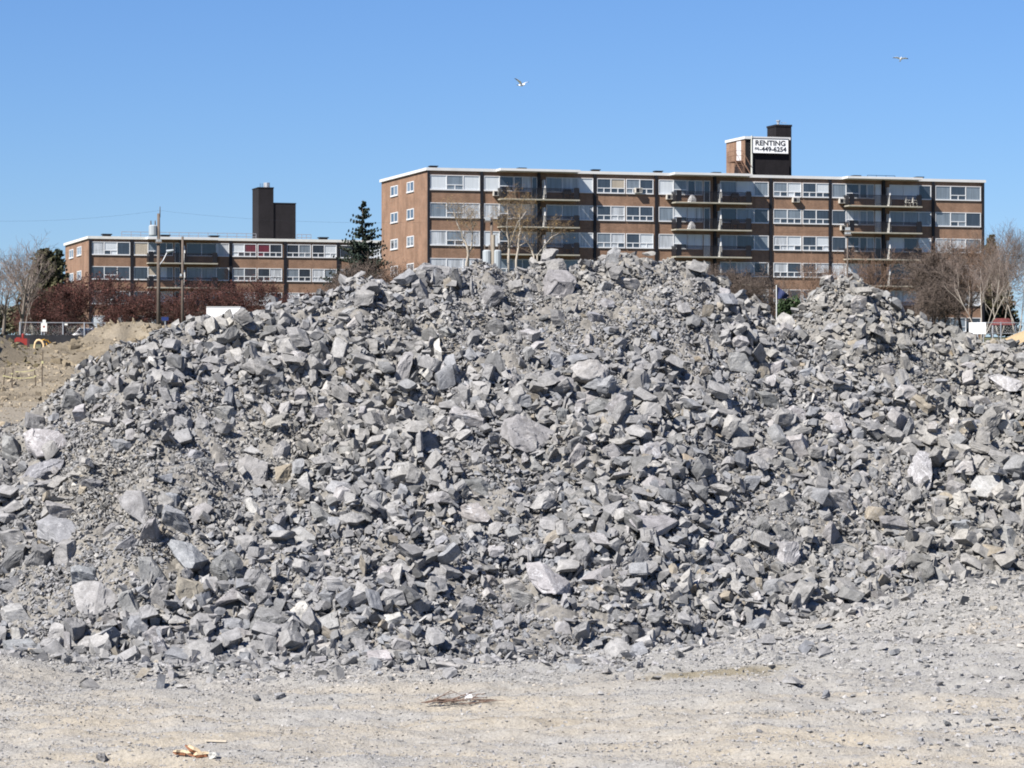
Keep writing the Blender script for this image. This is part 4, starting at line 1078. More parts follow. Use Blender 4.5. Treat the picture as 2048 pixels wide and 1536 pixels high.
# ------------------------------------------------------------------ trees
def at_ground(px, Y):
    x = Y*(px-1024)/F
    return Vector((x, Y, float(G(np.array([x]), np.array([Y]))[0])))
def top_h(px, py, Y): return CAMZ + Y*(HOR-py)/F
BARK = {'grey': plain('bark_grey', (.16, .135, .115), .9, .25, 2), 'dark': plain('bark_dark', (.085, .065, .055), .9, .25, 2), 'birch': plain('bark_birch', (.33, .295, .25), .8, .18, 1.5), 'brown': plain('bark_brown', (.13, .085, .06), .9, .25, 2)}
TWIG = {'grey': plain('twig_grey', (.15, .12, .105), .9, .2, 1), 'maroon': plain('twig_maroon', (.060, .030, .025), .9, .3, 1), 'dark': plain('twig_dark', (.085, .066, .055), .9, .2, 1), 'birch': plain('twig_birch', (.17, .13, .09), .9, .25, 1), 'brown': plain('twig_brown', (.13, .085, .06), .9, .2, 1), 'pale': plain('twig_pale', (.36, .31, .27), .9, .2, 1)}
LEAF = {'russet': plain('leaf_russet', (.075, .026, .020), .8, .45, .6), 'gold': plain('catkin_gold', (.24, .16, .06), .8, .3, .8), 'needle': plain('needle_dark', (.022, .034, .024), .8, .4, .8), 'olive': plain('needle_olive', (.070, .068, .032), .8, .4, .8), 'green': plain('needle_green', (.028, .050, .018), .8, .4, .8), 'bud': plain('bud_brown', (.12, .075, .05), .8, .3, .8), 'scrub': plain('scrub_grey', (.14, .13, .085), .9, .35, .6)}
def card(m, p, s, rr, mi):
    d = Vector((rr.gauss(0, 1), rr.gauss(0, 1), rr.gauss(0, 1))).normalized(); a = d.orthogonal().normalized()*s; b = d.cross(a).normalized()*s*rr.uniform(.5, .9)
    m.poly([p-a, p-b*.8, p+a, p+b], mi)
def grow(tr, cr, p, d, L, rad, lev, top, rr, kids, up, spread, leaf, leafn, tw):
    """one limb with its side branches; thick ones go to the trunk mesh, thin ones to the crown"""
    n = 4 if lev < 2 else 3; pts = [p.copy()]; q = p.copy(); dd = d.copy()
    for i in range(n):
        dd = (dd + Vector((rr.gauss(0, 1), rr.gauss(0, 1), rr.gauss(0, .6)))*(.13+.05*lev) + Vector((0, 0, up))).normalized()
        q = q + dd*L/n; pts.append(q.copy())
    rads = [rad*(1-.68*i/n) for i in range(n+1)]
    (tr if lev < 2 else cr).tube(pts, rads, 6 if lev == 0 else 5 if lev == 1 else 3, 0, caps=lev < 2)
    if lev >= top:
        for _ in range(leafn):
            card(cr, pts[rr.randint(1, n)] + Vector((rr.gauss(0, .12), rr.gauss(0, .12), rr.gauss(0, .12))), leaf*rr.uniform(.6, 1.3), rr, 1)
        return
    for k in range(kids[lev]):
        t = rr.uniform(.30 if lev else .38, 1.0); f = t*n; i = min(int(f), n-1); s = pts[i].lerp(pts[i+1], f-i)
        base = (pts[i+1]-pts[i]).normalized(); side = base.orthogonal().normalized(); side.rotate(__import__('mathutils').Quaternion(base, rr.uniform(0, 6.283)))
        a = rr.uniform(.45, 1.05)*spread; nd = (base*math.cos(a)+side*math.sin(a)).normalized()
        grow(tr, cr, s, nd, L*rr.uniform(.50, .72)*(1.15-.45*t if lev == 0 else 1), max(rads[i]*.55, tw), lev+1, top, rr, kids, up, spread, leaf, leafn, tw)
def bare_tree(name, label, px, Y, top_y, sd, kids=(9, 7, 6, 4), bark='grey', twig='grey', leaf='bud', leaf_s=.05, leafn=0, stems=1, up=.10, spread=1.0, tw=.012, lean=(0, 0), trunk=.42, rad=None, group='bare trees round the apartment blocks', cat='tree', z=None, spread_base=.25):
    b = at_ground(px, Y)
    if z is not None: b.z = z
    Ht = top_h(px, top_y, Y)-b.z; rr = random.Random(sd); tr, cr = MB(), MB()
    for k in range(stems):
        d = Vector((lean[0], lean[1], 1))
        if stems > 1: a = 6.283*k/stems+rr.uniform(-.5, .5); d += Vector((math.cos(a), math.sin(a), 0))*rr.uniform(.5, 1.3)*spread_base
        grow(tr, cr, Vector((0, 0, -.2)), d.normalized(), Ht*trunk*rr.uniform(.85, 1.1)*1.15, (rad or Ht*.018)*(1 if stems == 1 else .7), 0, len(kids), rr, kids, up, spread, leaf_s, leafn, tw)
    zz = max((v[2] for v in cr.v), default=1); f = Ht/zz
    for m in (tr, cr): m.v = [(v[0]*f, v[1]*f, v[2]*f) for v in m.v]
    o = thing(name, label, cat, b, 0, group)
    tr.build('trunk', BARK[bark], o, smooth=True)
    cr.build('crown', [TWIG[twig], LEAF[leaf]], o)
    return o
def conifer(name, label, px, Y, top_y, width_px, sd, leaf='needle', dense=1.0, sparse=False, z=None, group='evergreens by the apartment blocks', droop=.25, base_gap=.06, pw=.85):
    b = at_ground(px, Y)
    if z is not None: b.z = z
    Ht = top_h(px, top_y, Y)-b.z; Rm = width_px/2*Y/F; rr = random.Random(sd)
    o = thing(name, label, 'tree', b, 0, group)
    t = MB(); t.tube([(0, 0, -.2), (.05, 0, Ht*.5), (0, 0, Ht*.99)], [Ht*.016, Ht*.010, .02], 7); t.build('trunk', BARK['dark'], o, smooth=True)
    m = MB(); zc = Ht*base_gap; step = Ht/ (26 if not sparse else 21)
    while zc < Ht*.99:
        q = 1-zc/Ht; nb = int((5+6*q)*dense)
        for k in range(nb):
            a = rr.uniform(0, 6.283); L = Rm*(q**pw)*rr.uniform(.55, 1.12)+.12
            out = Vector((math.cos(a), math.sin(a), 0)); z0 = zc+rr.uniform(-.4, .4)*step
            npt = max(3, int(L/.28))
            tip = None; last = Vector((0, 0, z0))
            for i in range(1, npt+1):
                f = i/npt; p = out*L*f + Vector((0, 0, z0 - droop*L*f + .30*L*f*f))
                m.tube([last, p], [.028*(1-f)+.012, .028*(1-f)+.008], 3, 1, caps=False)
                s = (.20+.16*(1-f))*(1.0 if not sparse else .66)
                for _ in range(4 if not sparse else 7):
                    side = Vector((-out.y, out.x, 0))*rr.uniform(-1, 1)*L*(.20 if not sparse else .15)*(1.15-f)
                    card(m, p+side+Vector((0, 0, rr.uniform(-.10, .04))), s*rr.uniform(.6, 1.25), rr, 0)
                last = p
        zc += step
    m.build('crown', [LEAF[leaf], BARK['dark']], o)
    return o
def bush(name, label, px, Y, top_y, width_px, sd, leaf='scrub', n=2600, s=.13, z=None, group=None, cat='bush'):
    b = at_ground(px, Y)
    if z is not None: b.z = z
    Ht = max(.8, top_h(px, top_y, Y)-b.z); Rm = width_px/2*Y/F; rr = random.Random(sd)
    o = thing(name, label, cat, b, 0, group)
    t = MB(); m = MB(); lobes = [(rr.uniform(-.7, .7)*Rm, rr.uniform(-.4, .4)*Rm, rr.uniform(.35, .8)*Ht, rr.uniform(.25, .45)) for _ in range(12)]
    for lx, ly, lz, lr in lobes: t.tube([(0, 0, -.1), (lx*.4, ly*.4, lz*.5), (lx, ly, lz)], [.06, .04, .015], 4)
    t.build('stems', BARK['dark'], o)
    for _ in range(n):
        lx, ly, lz, lr = rr.choice(lobes); u = Vector((rr.gauss(0, 1), rr.gauss(0, 1), rr.gauss(0, 1))).normalized()*(rr.random()**.4)
        p = Vector((lx+u.x*lr*Rm*1.3, ly+u.y*lr*Rm*1.3, lz+u.z*lr*Ht*.7))
        if p.z > 0: card(m, p, s*rr.uniform(.5, 1.3), rr, 0)
    m.build('foliage', LEAF[leaf], o)
    return o
# left edge
bare_tree('bare_tree', 'tall leafless grey tree at the far left of the site fence', 40, 238, 458, 1, kids=(7, 5, 4, 3), up=.10, spread=.85, tw=.011, lean=(-.05, 0), trunk=.5, rad=.17)
bare_tree('bare_tree', 'slim leafless grey tree just right of the tall one by the site fence', 49, 245, 505, 2, kids=(6, 5, 4, 3), up=.16, spread=.75, tw=.012, trunk=.6)
bare_tree('bare_tree', 'pale-stemmed leafless tree rising behind the olive evergreen', 68, 262, 470, 3, kids=(8, 5, 4, 3), bark='birch', twig='grey', up=.2, spread=.7, tw=.014, trunk=.55)
bare_tree('bare_tree', 'leafless tree cut by the edge of the picture beside the tall grey tree', 4, 250, 500, 4, kids=(6, 5, 4, 3), up=.12, spread=.9, tw=.013)
conifer('evergreen_tree', 'broad olive-brown evergreen between the bare trees and the smaller apartment block', 92, 290, 500, 140, 5, leaf='olive', dense=2.8, droop=.0, pw=.5)
conifer('evergreen_tree', 'dark green pine against the side wall of the smaller apartment block', 117, 310, 500, 60, 6, leaf='needle', dense=1.6, droop=.0, pw=.5)
for i, (px, Y, ty, lab) in enumerate(((75, 262, 572, 'russet-budded tree below the olive evergreen'), (128, 268, 560, 'russet-budded tree at the corner of the smaller apartment block'), (205, 272, 536, 'tallest russet-budded tree, in front of the first windows'), (262, 268, 580, 'russet-budded tree just before the transformer pole'),
      (338, 270, 545, 'russet-budded tree between the two wooden poles'), (415, 276, 566, 'russet-budded tree behind the white trailer'), (490, 280, 548, 'russet-budded tree in front of the red-curtained windows'), (565, 285, 580, 'russet-budded tree nearer the chimney tower side'), (640, 287, 570, 'russet-budded tree dipping behind the heap crest'))):
    bare_tree('russet_tree', lab, px, Y, ty, 30+i, kids=(9, 7, 6, 4), bark='dark', twig='maroon', leaf='russet', leaf_s=.062, leafn=1, up=.03, spread=1.15, tw=.011, trunk=.45, group='russet-budded trees before the smaller block', stems=2, spread_base=.5)
conifer('spruce_tree', 'pointed spruce with open branches between the two apartment blocks', 725, 300, 397, 225, 7, leaf='needle', dense=1.7, sparse=True, droop=.16)
bare_tree('bare_tree', 'dense leafless grey-brown tree below the spruce', 728, 285, 503, 8, kids=(10, 8, 6, 5), bark='dark', twig='dark', up=.05, spread=1.1, tw=.017, stems=3, spread_base=.5)
bare_tree('bare_tree', 'reddish twiggy shrub against the sunlit end wall of the larger block', 808, 288, 508, 9, kids=(10, 8, 6, 4), bark='brown', twig='brown', up=.05, spread=1.1, tw=.011, stems=3, spread_base=.6)
# birches before the larger block
def birch(label, stems, Y, twigs, sd, group='birches before the larger block'):
    """white stems that fork as in the photograph, continued down to the ground, with fine brown twigs and gold catkins"""
    rr = random.Random(sd); tr, cr = MB(), MB(); k = Y/F
    X = lambda p: (880+p[0]/6.827, 380+p[1]/6.827)
    p0 = X(stems[0][0][0]); b = at_ground(p0[0], Y); o = thing('birch_tree', label, 'tree', b, 0, group)
    for pts, r0 in stems:
        w = [P(*X(p), Y)-b + Vector((0, rr.gauss(0, .15), 0)) for p in pts]
        if pts is stems[0][0] or pts[0][1] > 860: w = [Vector((w[0].x*.6, 0, -.2))] + w
        n = len(w); tr.tube(w, [r0*(1-.75*i/n) for i in range(n)], 7)
        for i in range(2 if n > 3 else 1, n):
            for _ in range(twigs if i < n-1 else twigs+3):
                d = (w[i]-w[i-1]).normalized()+Vector((rr.gauss(0, .6), rr.gauss(0, .6), rr.gauss(.1, .35)))
                grow(cr, cr, w[i].lerp(w[i-1], rr.random()*.8), d.normalized(), rr.uniform(.7, 1.9), .016, 2, 4, rr, (0, 0, 5, 4), .05, .9, .045, 1, .006)
    tr.build('trunk', BARK['birch'], o, smooth=True); cr.build('crown', [TWIG['birch'], LEAF['gold']], o)
birch('white forked birch before the first bay of the larger block', [([(360, 1010), (385, 890), (375, 800), (350, 720), (310, 650), (290, 570), (240, 470), (215, 380), (190, 300)], .12), ([(388, 872), (430, 770), (440, 650), (445, 570), (440, 480), (425, 390)], .10), ([(442, 590), (380, 510), (345, 460)], .05), ([(447, 515), (490, 450)], .05)], 255, 2, 10)
birch('white birch with spreading forks in front of the first balconies', [([(935, 930), (945, 760), (990, 640), (1040, 510), (1062, 440), (1110, 390), (1180, 290)], .12), ([(945, 800), (935, 680), (915, 600), (915, 430), (930, 350), (920, 260)], .09), ([(917, 615), (830, 540)], .05), ([(1100, 395), (980, 375)], .06)], 258, 3, 11)
birch('slender white birch close beside the spreading birch', [([(1040, 960), (1070, 790), (1080, 620), (1100, 560), (1085, 470), (1095, 400), (1080, 330), (1130, 290)], .11), ([(1072, 770), (1130, 740), (1190, 705)], .05)], 262, 2, 12)
birch('small leaning white birch below the first privacy screens', [([(1280, 900), (1240, 790), (1190, 710), (1150, 640)], .10), ([(1330, 890), (1400, 800), (1440, 740), (1530, 640), (1620, 595)], .10), ([(1528, 645), (1530, 540)], .05)], 264, 2, 13)
# right
bare_tree('bare_tree', 'dense leafless shrub behind the crest, below the middle balconies', 1485, 285, 512, 13, kids=(10, 8, 6, 5), bark='dark', twig='dark', up=.04, spread=1.2, tw=.013, stems=3, spread_base=.8)
bare_tree('bare_tree', 'thin leafless tree above the notch between the heaps', 1630, 280, 500, 14, kids=(8, 6, 5, 4), bark='brown', twig='brown', up=.1, spread=.9, tw=.010)
bare_tree('bare_tree', 'thin leafless tree above the peak of the smaller heap', 1712, 282, 485, 15, kids=(8, 6, 5, 4), bark='brown', twig='brown', up=.1, spread=.95, tw=.010, stems=2)
bare_tree('bare_tree', 'wide leafless tree with dark trunk beside the last balconies', 1862, 268, 474, 16, kids=(11, 8, 6, 5), bark='dark', twig='dark', up=.06, spread=1.1, tw=.015, trunk=.4, stems=2, spread_base=.35)
bare_tree('bare_tree', 'wide leafless tree before the last window bay', 1928, 272, 468, 17, kids=(10, 8, 6, 4), bark='dark', twig='brown', up=.06, spread=1.1, tw=.013, trunk=.4, stems=2, spread_base=.4)
bare_tree('bare_tree', 'leafless tree low beside the smaller heap in front of the last bay', 1885, 255, 548, 26, kids=(10, 8, 6, 4), bark='dark', twig='dark', up=.03, spread=1.2, tw=.015, trunk=.4, stems=2, spread_base=.6)
bare_tree('birch_tree', 'white birch fanning out from behind the blank white board', 1962, 248, 448, 18, kids=(4, 5, 4, 4), bark='birch', twig='grey', stems=4, up=.10, spread=.65, tw=.011, trunk=.7, rad=.10, group='birches past the far corner of the larger block', spread_base=.5)
bare_tree('birch_tree', 'slender white birch nearest the edge of the picture', 2036, 262, 432, 19, kids=(8, 6, 5, 3), bark='birch', twig='dark', stems=3, up=.16, spread=.7, tw=.011, trunk=.55, rad=.10, group='birches past the far corner of the larger block', spread_base=.3)
bare_tree('birch_tree', 'white birch with a pale crown rising over the corner of the larger block', 2000, 285, 438, 27, kids=(8, 7, 5, 3), bark='birch', twig='dark', stems=2, up=.16, spread=.8, tw=.011, trunk=.55, rad=.10, group='birches past the far corner of the larger block', spread_base=.3)
conifer('evergreen_tree', 'narrow olive evergreen behind the birches at the corner of the larger block', 1984, 345, 472, 80, 20, leaf='olive', dense=2.0, droop=.05, pw=.6)
conifer('evergreen_tree', 'dark evergreen low behind the red awning', 2012, 340, 560, 60, 24, leaf='olive', dense=1.8, droop=.1)
bush('evergreen_bush', 'rounded bright green bush in the notch between the heaps', 1578, 262, 597, 56, 21, leaf='green', n=3200, s=.14)
bush('scrub', 'grey-green scrub along the site fence at the far left', 12, 300, 612, 70, 22, n=3600, s=.2)
bush('scrub', 'grey-green scrub behind the safety sign on the site fence', 105, 300, 630, 110, 25, n=3600, s=.2)

# ------------------------------------------------------------------ poles, wires, fences
PWOOD = plain('pole_wood', (.105, .085, .07), .9, .2, 2); PCONC = plain('pole_pale', (.27, .235, .19), .85, .1, 2)
TRANS = plain('transformer_grey', (.30, .33, .35), .5, .06, 1)
def pole(label, px, Y, top_y, rad, bits, mat=PWOOD, group=None):
    b = at_ground(px, Y); Ht = top_h(px, top_y, Y)-b.z; k = Y/F
    o = thing('utility_pole', label, 'utility pole', b, 0, group)
    m = MB(); m.tube([(0, 0, -.3), (0, 0, Ht)], [rad*1.15, rad*.8], 9); m.build('post', mat, o, smooth=True)
    z = lambda py: top_h(px, py, Y)-b.z
    for t, *a in bits:
        m = MB()
        if t == 'can':
            dx, y0, y1, rr_ = a; x = dx*k
            m.tube([(x, 0, z(y1)), (x, 0, z(y1)+.08), (x, 0, z(y0)-.08), (x, 0, z(y0))], [rr_*.85, rr_, rr_, rr_*.7], 12)
            c = m.build('transformer', TRANS, o); e = MB()
            for q in (-.5, .5): e.tube([(x+q*rr_, 0, z(y0)), (x+q*rr_, 0, z(y0)+.35)], [.06, .04], 6)
            e.box(min(x, 0), max(x, 0), -.05, .05, z(y0)-.5, z(y0)-.4); e.build('bushing', PWOOD, c)
        elif t == 'arm':
            dx0, y, dx1 = a; m.box(dx0*k, dx1*k, -rad-.10, -rad-.003, z(y)-.06, z(y)+.06); c = m.build('crossarm', PWOOD, o); e = MB()
            for q in np.linspace(dx0*k+.1, dx1*k-.1, 4): e.tube([(q, -rad-.05, z(y)+.06), (q, -rad-.05, z(y)+.26)], [.05, .035], 6)
            e.build('insulator', TRANS, c)
        elif t == 'lamp':
            dx, y0, y1 = a; m.tube([(0, 0, z(y0)), (dx*k*.5, -.1, z((y0+y1)/2)-.15), (dx*k, -.1, z(y1))], .05, 6); c = m.build('lamp_arm', GALV, o)
            e = MB(); e.tube([(dx*k-.1, -.1, z(y1)-.05), (dx*k+.45, -.1, z(y1)+.06)], [.14, .08], 8); e.build('lamp_head', TRANS, c)
        elif t == 'pin':
            m.tube([(.1, 0, Ht-.3), (.12, 0, Ht+.55)], [.05, .03], 6); m.build('top_pin', PWOOD, o)
        elif t == 'sleeve':
            y0, y1, rr_ = a; m.tube([(.12, -.12, z(y1)), (.12, -.12, z(y0))], rr_, 9); m.build('conduit', PCONC, o)
    return o
pole('weathered wooden pole with a grey transformer can and a street lamp arm', 317, 240, 427, .145, [('can', -11, 450, 472, .34), ('lamp', 19, 532, 502), ('arm', -6, 485, 8), ('pin',)])
pole('plain wooden pole with guy wires beside the transformer pole', 365, 252, 473, .12, [('arm', -6, 554, 1)])
pole('wooden pole with two transformer cans before the first balconies', 983, 205, 434, .11, [('can', -9, 500, 540, .30), ('can', 11, 500, 540, .30), ('arm', -14, 443, 0), ('sleeve', 470, 545, .13)])
pole('thin pole with a cluster of insulators before the last balconies', 1695, 215, 447, .06, [('arm', -6, 462, 7), ('arm', -7, 470, 8)])
def wire(label, p, q, sag, rad=.006):
    m = MB(); n = 14
    m.tube([p.lerp(q, i/n) - Vector((0, 0, sag*4*(i/n)*(1-i/n))) for i in range(n+1)], rad, 4)
    tag(m.build('overhead_wire', DARK, None), label, 'wire', 'overhead wires between the poles')
for (a, b, lab) in ((P(-150, 436, 235), P(318, 421, 240), 'highest overhead wire running left from the transformer pole'), (P(-150, 508, 235), P(315, 484, 240), 'middle overhead wire running left from the transformer pole'),
                    (P(-150, 585, 235), P(317, 587, 240), 'lowest overhead cable left of the transformer pole'), (P(319, 421, 240), P(982, 440, 205), 'overhead wire between the transformer pole and the two-can pole'),
                    (P(984, 441, 205), P(1692, 460, 215), 'overhead wire between the two-can pole and the thin pole'), (P(1698, 625, 215), P(2200, 628, 225), 'overhead cable running off past the last trees'), (P(366, 560, 252), P(379, 630, 250), 'guy wire slanting down from the plain wooden pole')):
    wire(lab, a, b, .5 if 'guy' not in lab else .02)
def chain_fence(label, p0, p1, n, h, sheet=None):
    d = p1-p0; L = d.length; ang = math.atan2(d.y, d.x)
    o = thing('chain_link_fence', label, 'fence', p0, ang); ux = d.normalized()
    for k in range(n+1):
        m = MB(); m.tube([(L*k/n, 0, -.4), (L*k/n, 0, h+.04)], .045, 6); m.build('post', GALV, o)
    m = MB(); m.tube([(0, 0, h), (L, 0, h)], .03, 5); m.tube([(0, 0, .06), (L, 0, .06)], .02, 5); m.build('rail', GALV, o)
    m = MB(); s = .14; w = .0028
    k = -h
    while k < L:
        a0, a1 = max(k, 0), min(k+h, L)
        if a1 > a0:
            m.tube([(a0, .05, a0-k), (a1, .05, a1-k)], w, 3, caps=False); m.tube([(a0, .053, h-(a0-k)), (a1, .053, h-(a1-k))], w, 3, caps=False)
        k += s
    m.build('mesh', GALV, o)
    return o
def G1(x, y): return float(G(np.array([x]), np.array([y]))[0])
f0 = P(40, 675, 212); f1 = P(211, 673, 214)
chain_fence('galvanised chain-link site fence on the left before the parked cars', f0, f1, 4, 1.05)
f0 = P(1955, 668, 225); f1 = P(2140, 668, 228)
chain_fence('galvanised chain-link fence behind the sand pile', f0, f1, 4, .85)
q = MB(); a, b = P(-160, 699, 208), P(166, 699, 210); 
q.box(0, (b-a).length, -.02, .02, -1.2, 1.02)
for k in range(9): q.box((b-a).length*k/8-.03, (b-a).length*k/8+.03, .022, .08, -1.2, 1.06)
sf = tag(link('silt_fence', None, None, a, math.atan2(b.y-a.y, b.x-a.x)), 'black fabric silt fence below the chain-link site fence', 'fence'); q.build('fabric', plain('black_fabric', (.022, .022, .026), .85, .3, 1.2), sf)

def signboard(name, label, px, Y, y0, y1, wpx, col, post_to, extra=None, cat='sign'):
    k = Y/F; c = P(px, (y0+y1)/2, Y); o = thing(name, label, cat, c); W, Hh = wpx*k/2, (y1-y0)*k/2
    m = MB(); m.box(-W, W, -.02, .02, -Hh, Hh); m.build('panel', col, o)
    if post_to:
        m = MB()
        for x in ((-W*.7, W*.7) if wpx > 20 else (0,)): m.box(x-.03, x+.03, .023, .08, -(post_to-(y0+y1)/2)*k-.5, Hh*.9)
        m.build('post', GALV, o)
    if extra: extra(o, W, Hh)
    return o
WS = plain('sign_pale', (.62, .60, .56), .5, .06); RED = plain('sign_red', (.22, .05, .045), .5)
def hazard(o, W, Hh):
    m = MB(); pts = [(math.cos(t)*W*.42, -.024, math.sin(t)*Hh*.26+Hh*.12) for t in [k*math.pi/3 for k in range(6)]]
    m.poly(pts); m.build('red_emblem', RED, o)
    m = MB(); m.box(-W*.6, W*.6, -.025, -.022, -Hh*.75, -Hh*.6); m.build('text_bar', RED, o) if False else None
    m = MB(); m.box(-W*.45, W*.55, -.03, .0, Hh*1.05, Hh*1.75); m.build('small_plate', plain('plate_white', (.75, .75, .7), .5), o)
signboard('safety_sign', 'pale safety sign with a red emblem and small white plate, on the site fence', 88, 211.5, 646, 663, 12, WS, 672, hazard)
signboard('small_sign', 'tiny white notice wired to the site fence above the silver car', 132, 211.6, 647, 650.5, 6, WS, None)
signboard('blue_sign', 'small blue board on a white post beside the transformer pole', 330, 236, 634, 641, 14, plain('sign_blue', (.012, .025, .11), .5), 668)
signboard('white_board', 'blank white board standing before the corner of the larger block', 1955, 222, 645, 668, 34, plain('board_white', (.80, .80, .80), .5, .03), 676)
o = thing('awning', 'faded red awning behind the fence beyond the sand pile', 'awning', P(2008, 650, 262)); k = 262/F
m = MB(); W = 24*k
m.poly([(-W, 0, 0), (W, 0, 0), (W*.55, .9, 14*k), (-W*.55, .9, 14*k)]); m.poly([(-W, 0, 0), (-W*.55, .9, 14*k), (-W, 1.8, 0)]); m.poly([(W, 0, 0), (W, 1.8, 0), (W*.55, .9, 14*k)]); m.poly([(-W, 1.8, 0), (-W*.55, .9, 14*k), (W*.55, .9, 14*k), (W, 1.8, 0)])
m.build('canopy', plain('awning_red', (.11, .032, .03), .7, .3), o)
for x in (-W*.95, W*.95):
    m = MB(); m.box(x-.05, x+.05, .02, .12, -1.6, -.003); m.build('leg', GALV, o)
# blue flag
o = thing('flag', 'dark blue flag hanging on a thin white pole in the notch between the heaps', 'flag', at_ground(1553, 235)); k = 235/F; zt = top_h(1553, 570, 235)-o.location.z
m = MB(); m.tube([(0, 0, 0), (0, 0, zt)], .04, 6); m.build('pole', WHITE, o)
m = MB(); nx = 8
for i in range(nx):
    for j in range(5):
        def fp_(i, j):
            u, v = i/nx, j/5; return (u*26*k*(1-.25*v), .12*math.sin(u*7+v*2), zt-.05-(v*26+u*20*(1-v))*k)
        m.poly([fp_(i, j), fp_(i+1, j), fp_(i+1, j+1), fp_(i, j+1)])
m.build('cloth', plain('flag_blue', (.010, .018, .07), .7, .3, 1.0), o)

# ------------------------------------------------------------------ vehicles and machines far behind
def car(label, px, Y, roof_y, paint, yaw=0.0):
    z = top_h(px, roof_y, Y)-1.45; o = thing('parked_car', label, 'car', (Y*(px-1024)/F, Y, z), yaw)
    pts = [(-.86, .35), (-.86, .85), (-.66, .95), (-.56, 1.36), (-.35, 1.45), (.35, 1.45), (.56, 1.36), (.66, .95), (.86, .85), (.86, .35)]
    # front-on body: hood low in front, cabin behind
    m = MB(); prof = [(-2.1, .40, .78), (-1.9, .30, .86), (-.9, .28, .96), (.0, .28, 0), (1.2, .28, 0), (1.9, .30, 1.0), (2.15, .40, .85)]
    secs = []
    for y, lo, hi in ((-2.15, .42, .66), (-2.0, .30, .80), (-1.0, .26, .94), (1.5, .26, .98), (2.1, .32, .92), (2.2, .45, .8)):
        w = .80 if abs(y) > 1.9 else .87
        secs.append([(-w, y, lo), (-w-.02, y, (lo+hi)/2), (-w*.94, y, hi), (w*.94, y, hi), (w+.02, y, (lo+hi)/2), (w, y, lo)])
    for a, b in zip(secs, secs[1:]):
        for i in range(6): m.poly([a[i], a[(i+1) % 6], b[(i+1) % 6], b[i]])
    m.poly(secs[0][::-1]); m.poly(secs[-1])
    body = m.build('body', paint, o)
    m = MB(); g = MB()
    lo = [(-.80, -.85, .95), (.80, -.85, .95), (.80, 1.75, .98), (-.80, 1.75, .98)]; hi = [(-.58, -.15, 1.42), (.58, -.15, 1.42), (.58, 1.1, 1.43), (-.58, 1.1, 1.43)]
    m.poly(hi)
    m.poly([(-.58, -.15, 1.421), (-.2, 0, 1.46), (.2, 0, 1.46), (.58, -.15, 1.421)])
    for i in range(4):
        j = (i+1) % 4; A, B_, C, D = map(Vector, (lo[i], lo[j], hi[j], hi[i])); e = .09
        g.poly([A, B_, C, D]) 
    g.build('glass', PANES[2], o); m.build('roof', paint, o)
    for i in range(4):
        e = MB(); e.tube([lo[i], hi[i]], .055, 5); e.build('pillar', paint, o)
    for sx in (-1, 1):
        for sy in (-1.35, 1.35):
            e = MB(); e.tube([(sx*.70, sy, .31), (sx*.89, sy, .31)], .31, 14); w = e.build('wheel', BLK, o); e = MB(); e.tube([(sx*.88, sy, .31), (sx*.90, sy, .31)], .18, 10); e.build('rim', GALV, w)
        e = MB(); e.box(sx*.72-.12, sx*.72+.12, -2.13, -2.08, .60, .72); e.build('headlight', PANES[0], o)
    return o
car('silver car facing the site fence', 127, 290, 661, plain('paint_silver', (.42, .43, .44), .3, .03, 1, .5), .1)
car('dark blue car beside the brown dirt mound', 184, 288, 658.5, plain('paint_navy', (.02, .035, .11), .3, .03, 1), -.15)
car('white car roof showing past the dark blue car', 172, 299, 656.0, plain('paint_white', (.7, .7, .7), .3, .03, 1), -.15)
o = thing('site_trailer', 'white site trailer roof showing over the crest on the left shoulder', 'trailer', P(447, 650, 150)); k = 150/F
m = MB(); m.box(-34*k, 34*k, 0, 2.6, -1.0, 36*k); tb = m.build('body', plain('trailer_white', (.78, .78, .78), .5, .04), o)
m = MB(); m.box(-34.5*k, 34.5*k, -.03, 2.63, 36*k+.002, 37*k); m.build('roof', WHITE, o)
for x in (-.35, .1):
    m = MB(); m.tube([(x, .1, -1.1), (x, 2.5, -1.1)], .4, 14); m.build('wheel', BLK, o)
# red machine behind the clods
o = thing('compactor', 'red soil compactor mostly hidden behind the brown clods', 'machine', P(42, 681, 92)); k = 92/F
REDP = plain('machine_red', (.22, .028, .022), .4, .1, 2)
m = MB(); m.box(-13*k, 12*k, 0, .5, -.2, 4*k); m.box(-11*k, -2*k, .05, .45, 4*k, 6.5*k); m.build('body', REDP, o)
m = MB(); m.tube([(1.2*k, .25, 4*k), (1.2*k, .25, 12*k), (1.8*k, .25, 14*k)], [2.6*k, 2.8*k, 2.2*k], 9); m.build('engine_cover', REDP, o)
m = MB(); m.tube([(-5*k, -.1, -.25), (-5*k, .6, -.25)], .22, 14); m.build('drum', DARK, o)
# yellow excavator: boom arch, stick, hoses and cab behind the mound
o = thing('excavator', 'yellow excavator with an arched boom, half sunk behind the brown dirt mound', 'excavator', P(84, 695, 95)); k = 95/F
YEL = plain('machine_yellow', (.62, .33, .03), .45, .12, 2); CRM = plain('boom_cream', (.62, .46, .26), .5, .12, 3)
m = MB(); arc = [(-15, -12), (-15, 2), (-13.5, 10), (-10, 14.5), (-5, 15), (0, 12), (3, 6), (4, -12)]
m.tube([(x*k, 0, z*k) for x, z in arc], [2.2*k]*8, 6); m.build('boom', CRM, o)
m = MB(); m.tube([(-3*k, .15, 14*k), (3*k, .2, 15.5*k), (10*k, .2, 14*k), (15*k, .2, 9*k), (18*k, .2, 2*k)], [1.6*k]*5, 6); m.build('stick', YEL, o)
m = MB()
for dz in (0, 1.3): m.tube([(0, .1, (13+dz)*k), (6*k, .05, (15+dz)*k), (13*k, .05, (13+dz)*k), (18.5*k, .05, (5+dz)*k)], .5*k, 5)
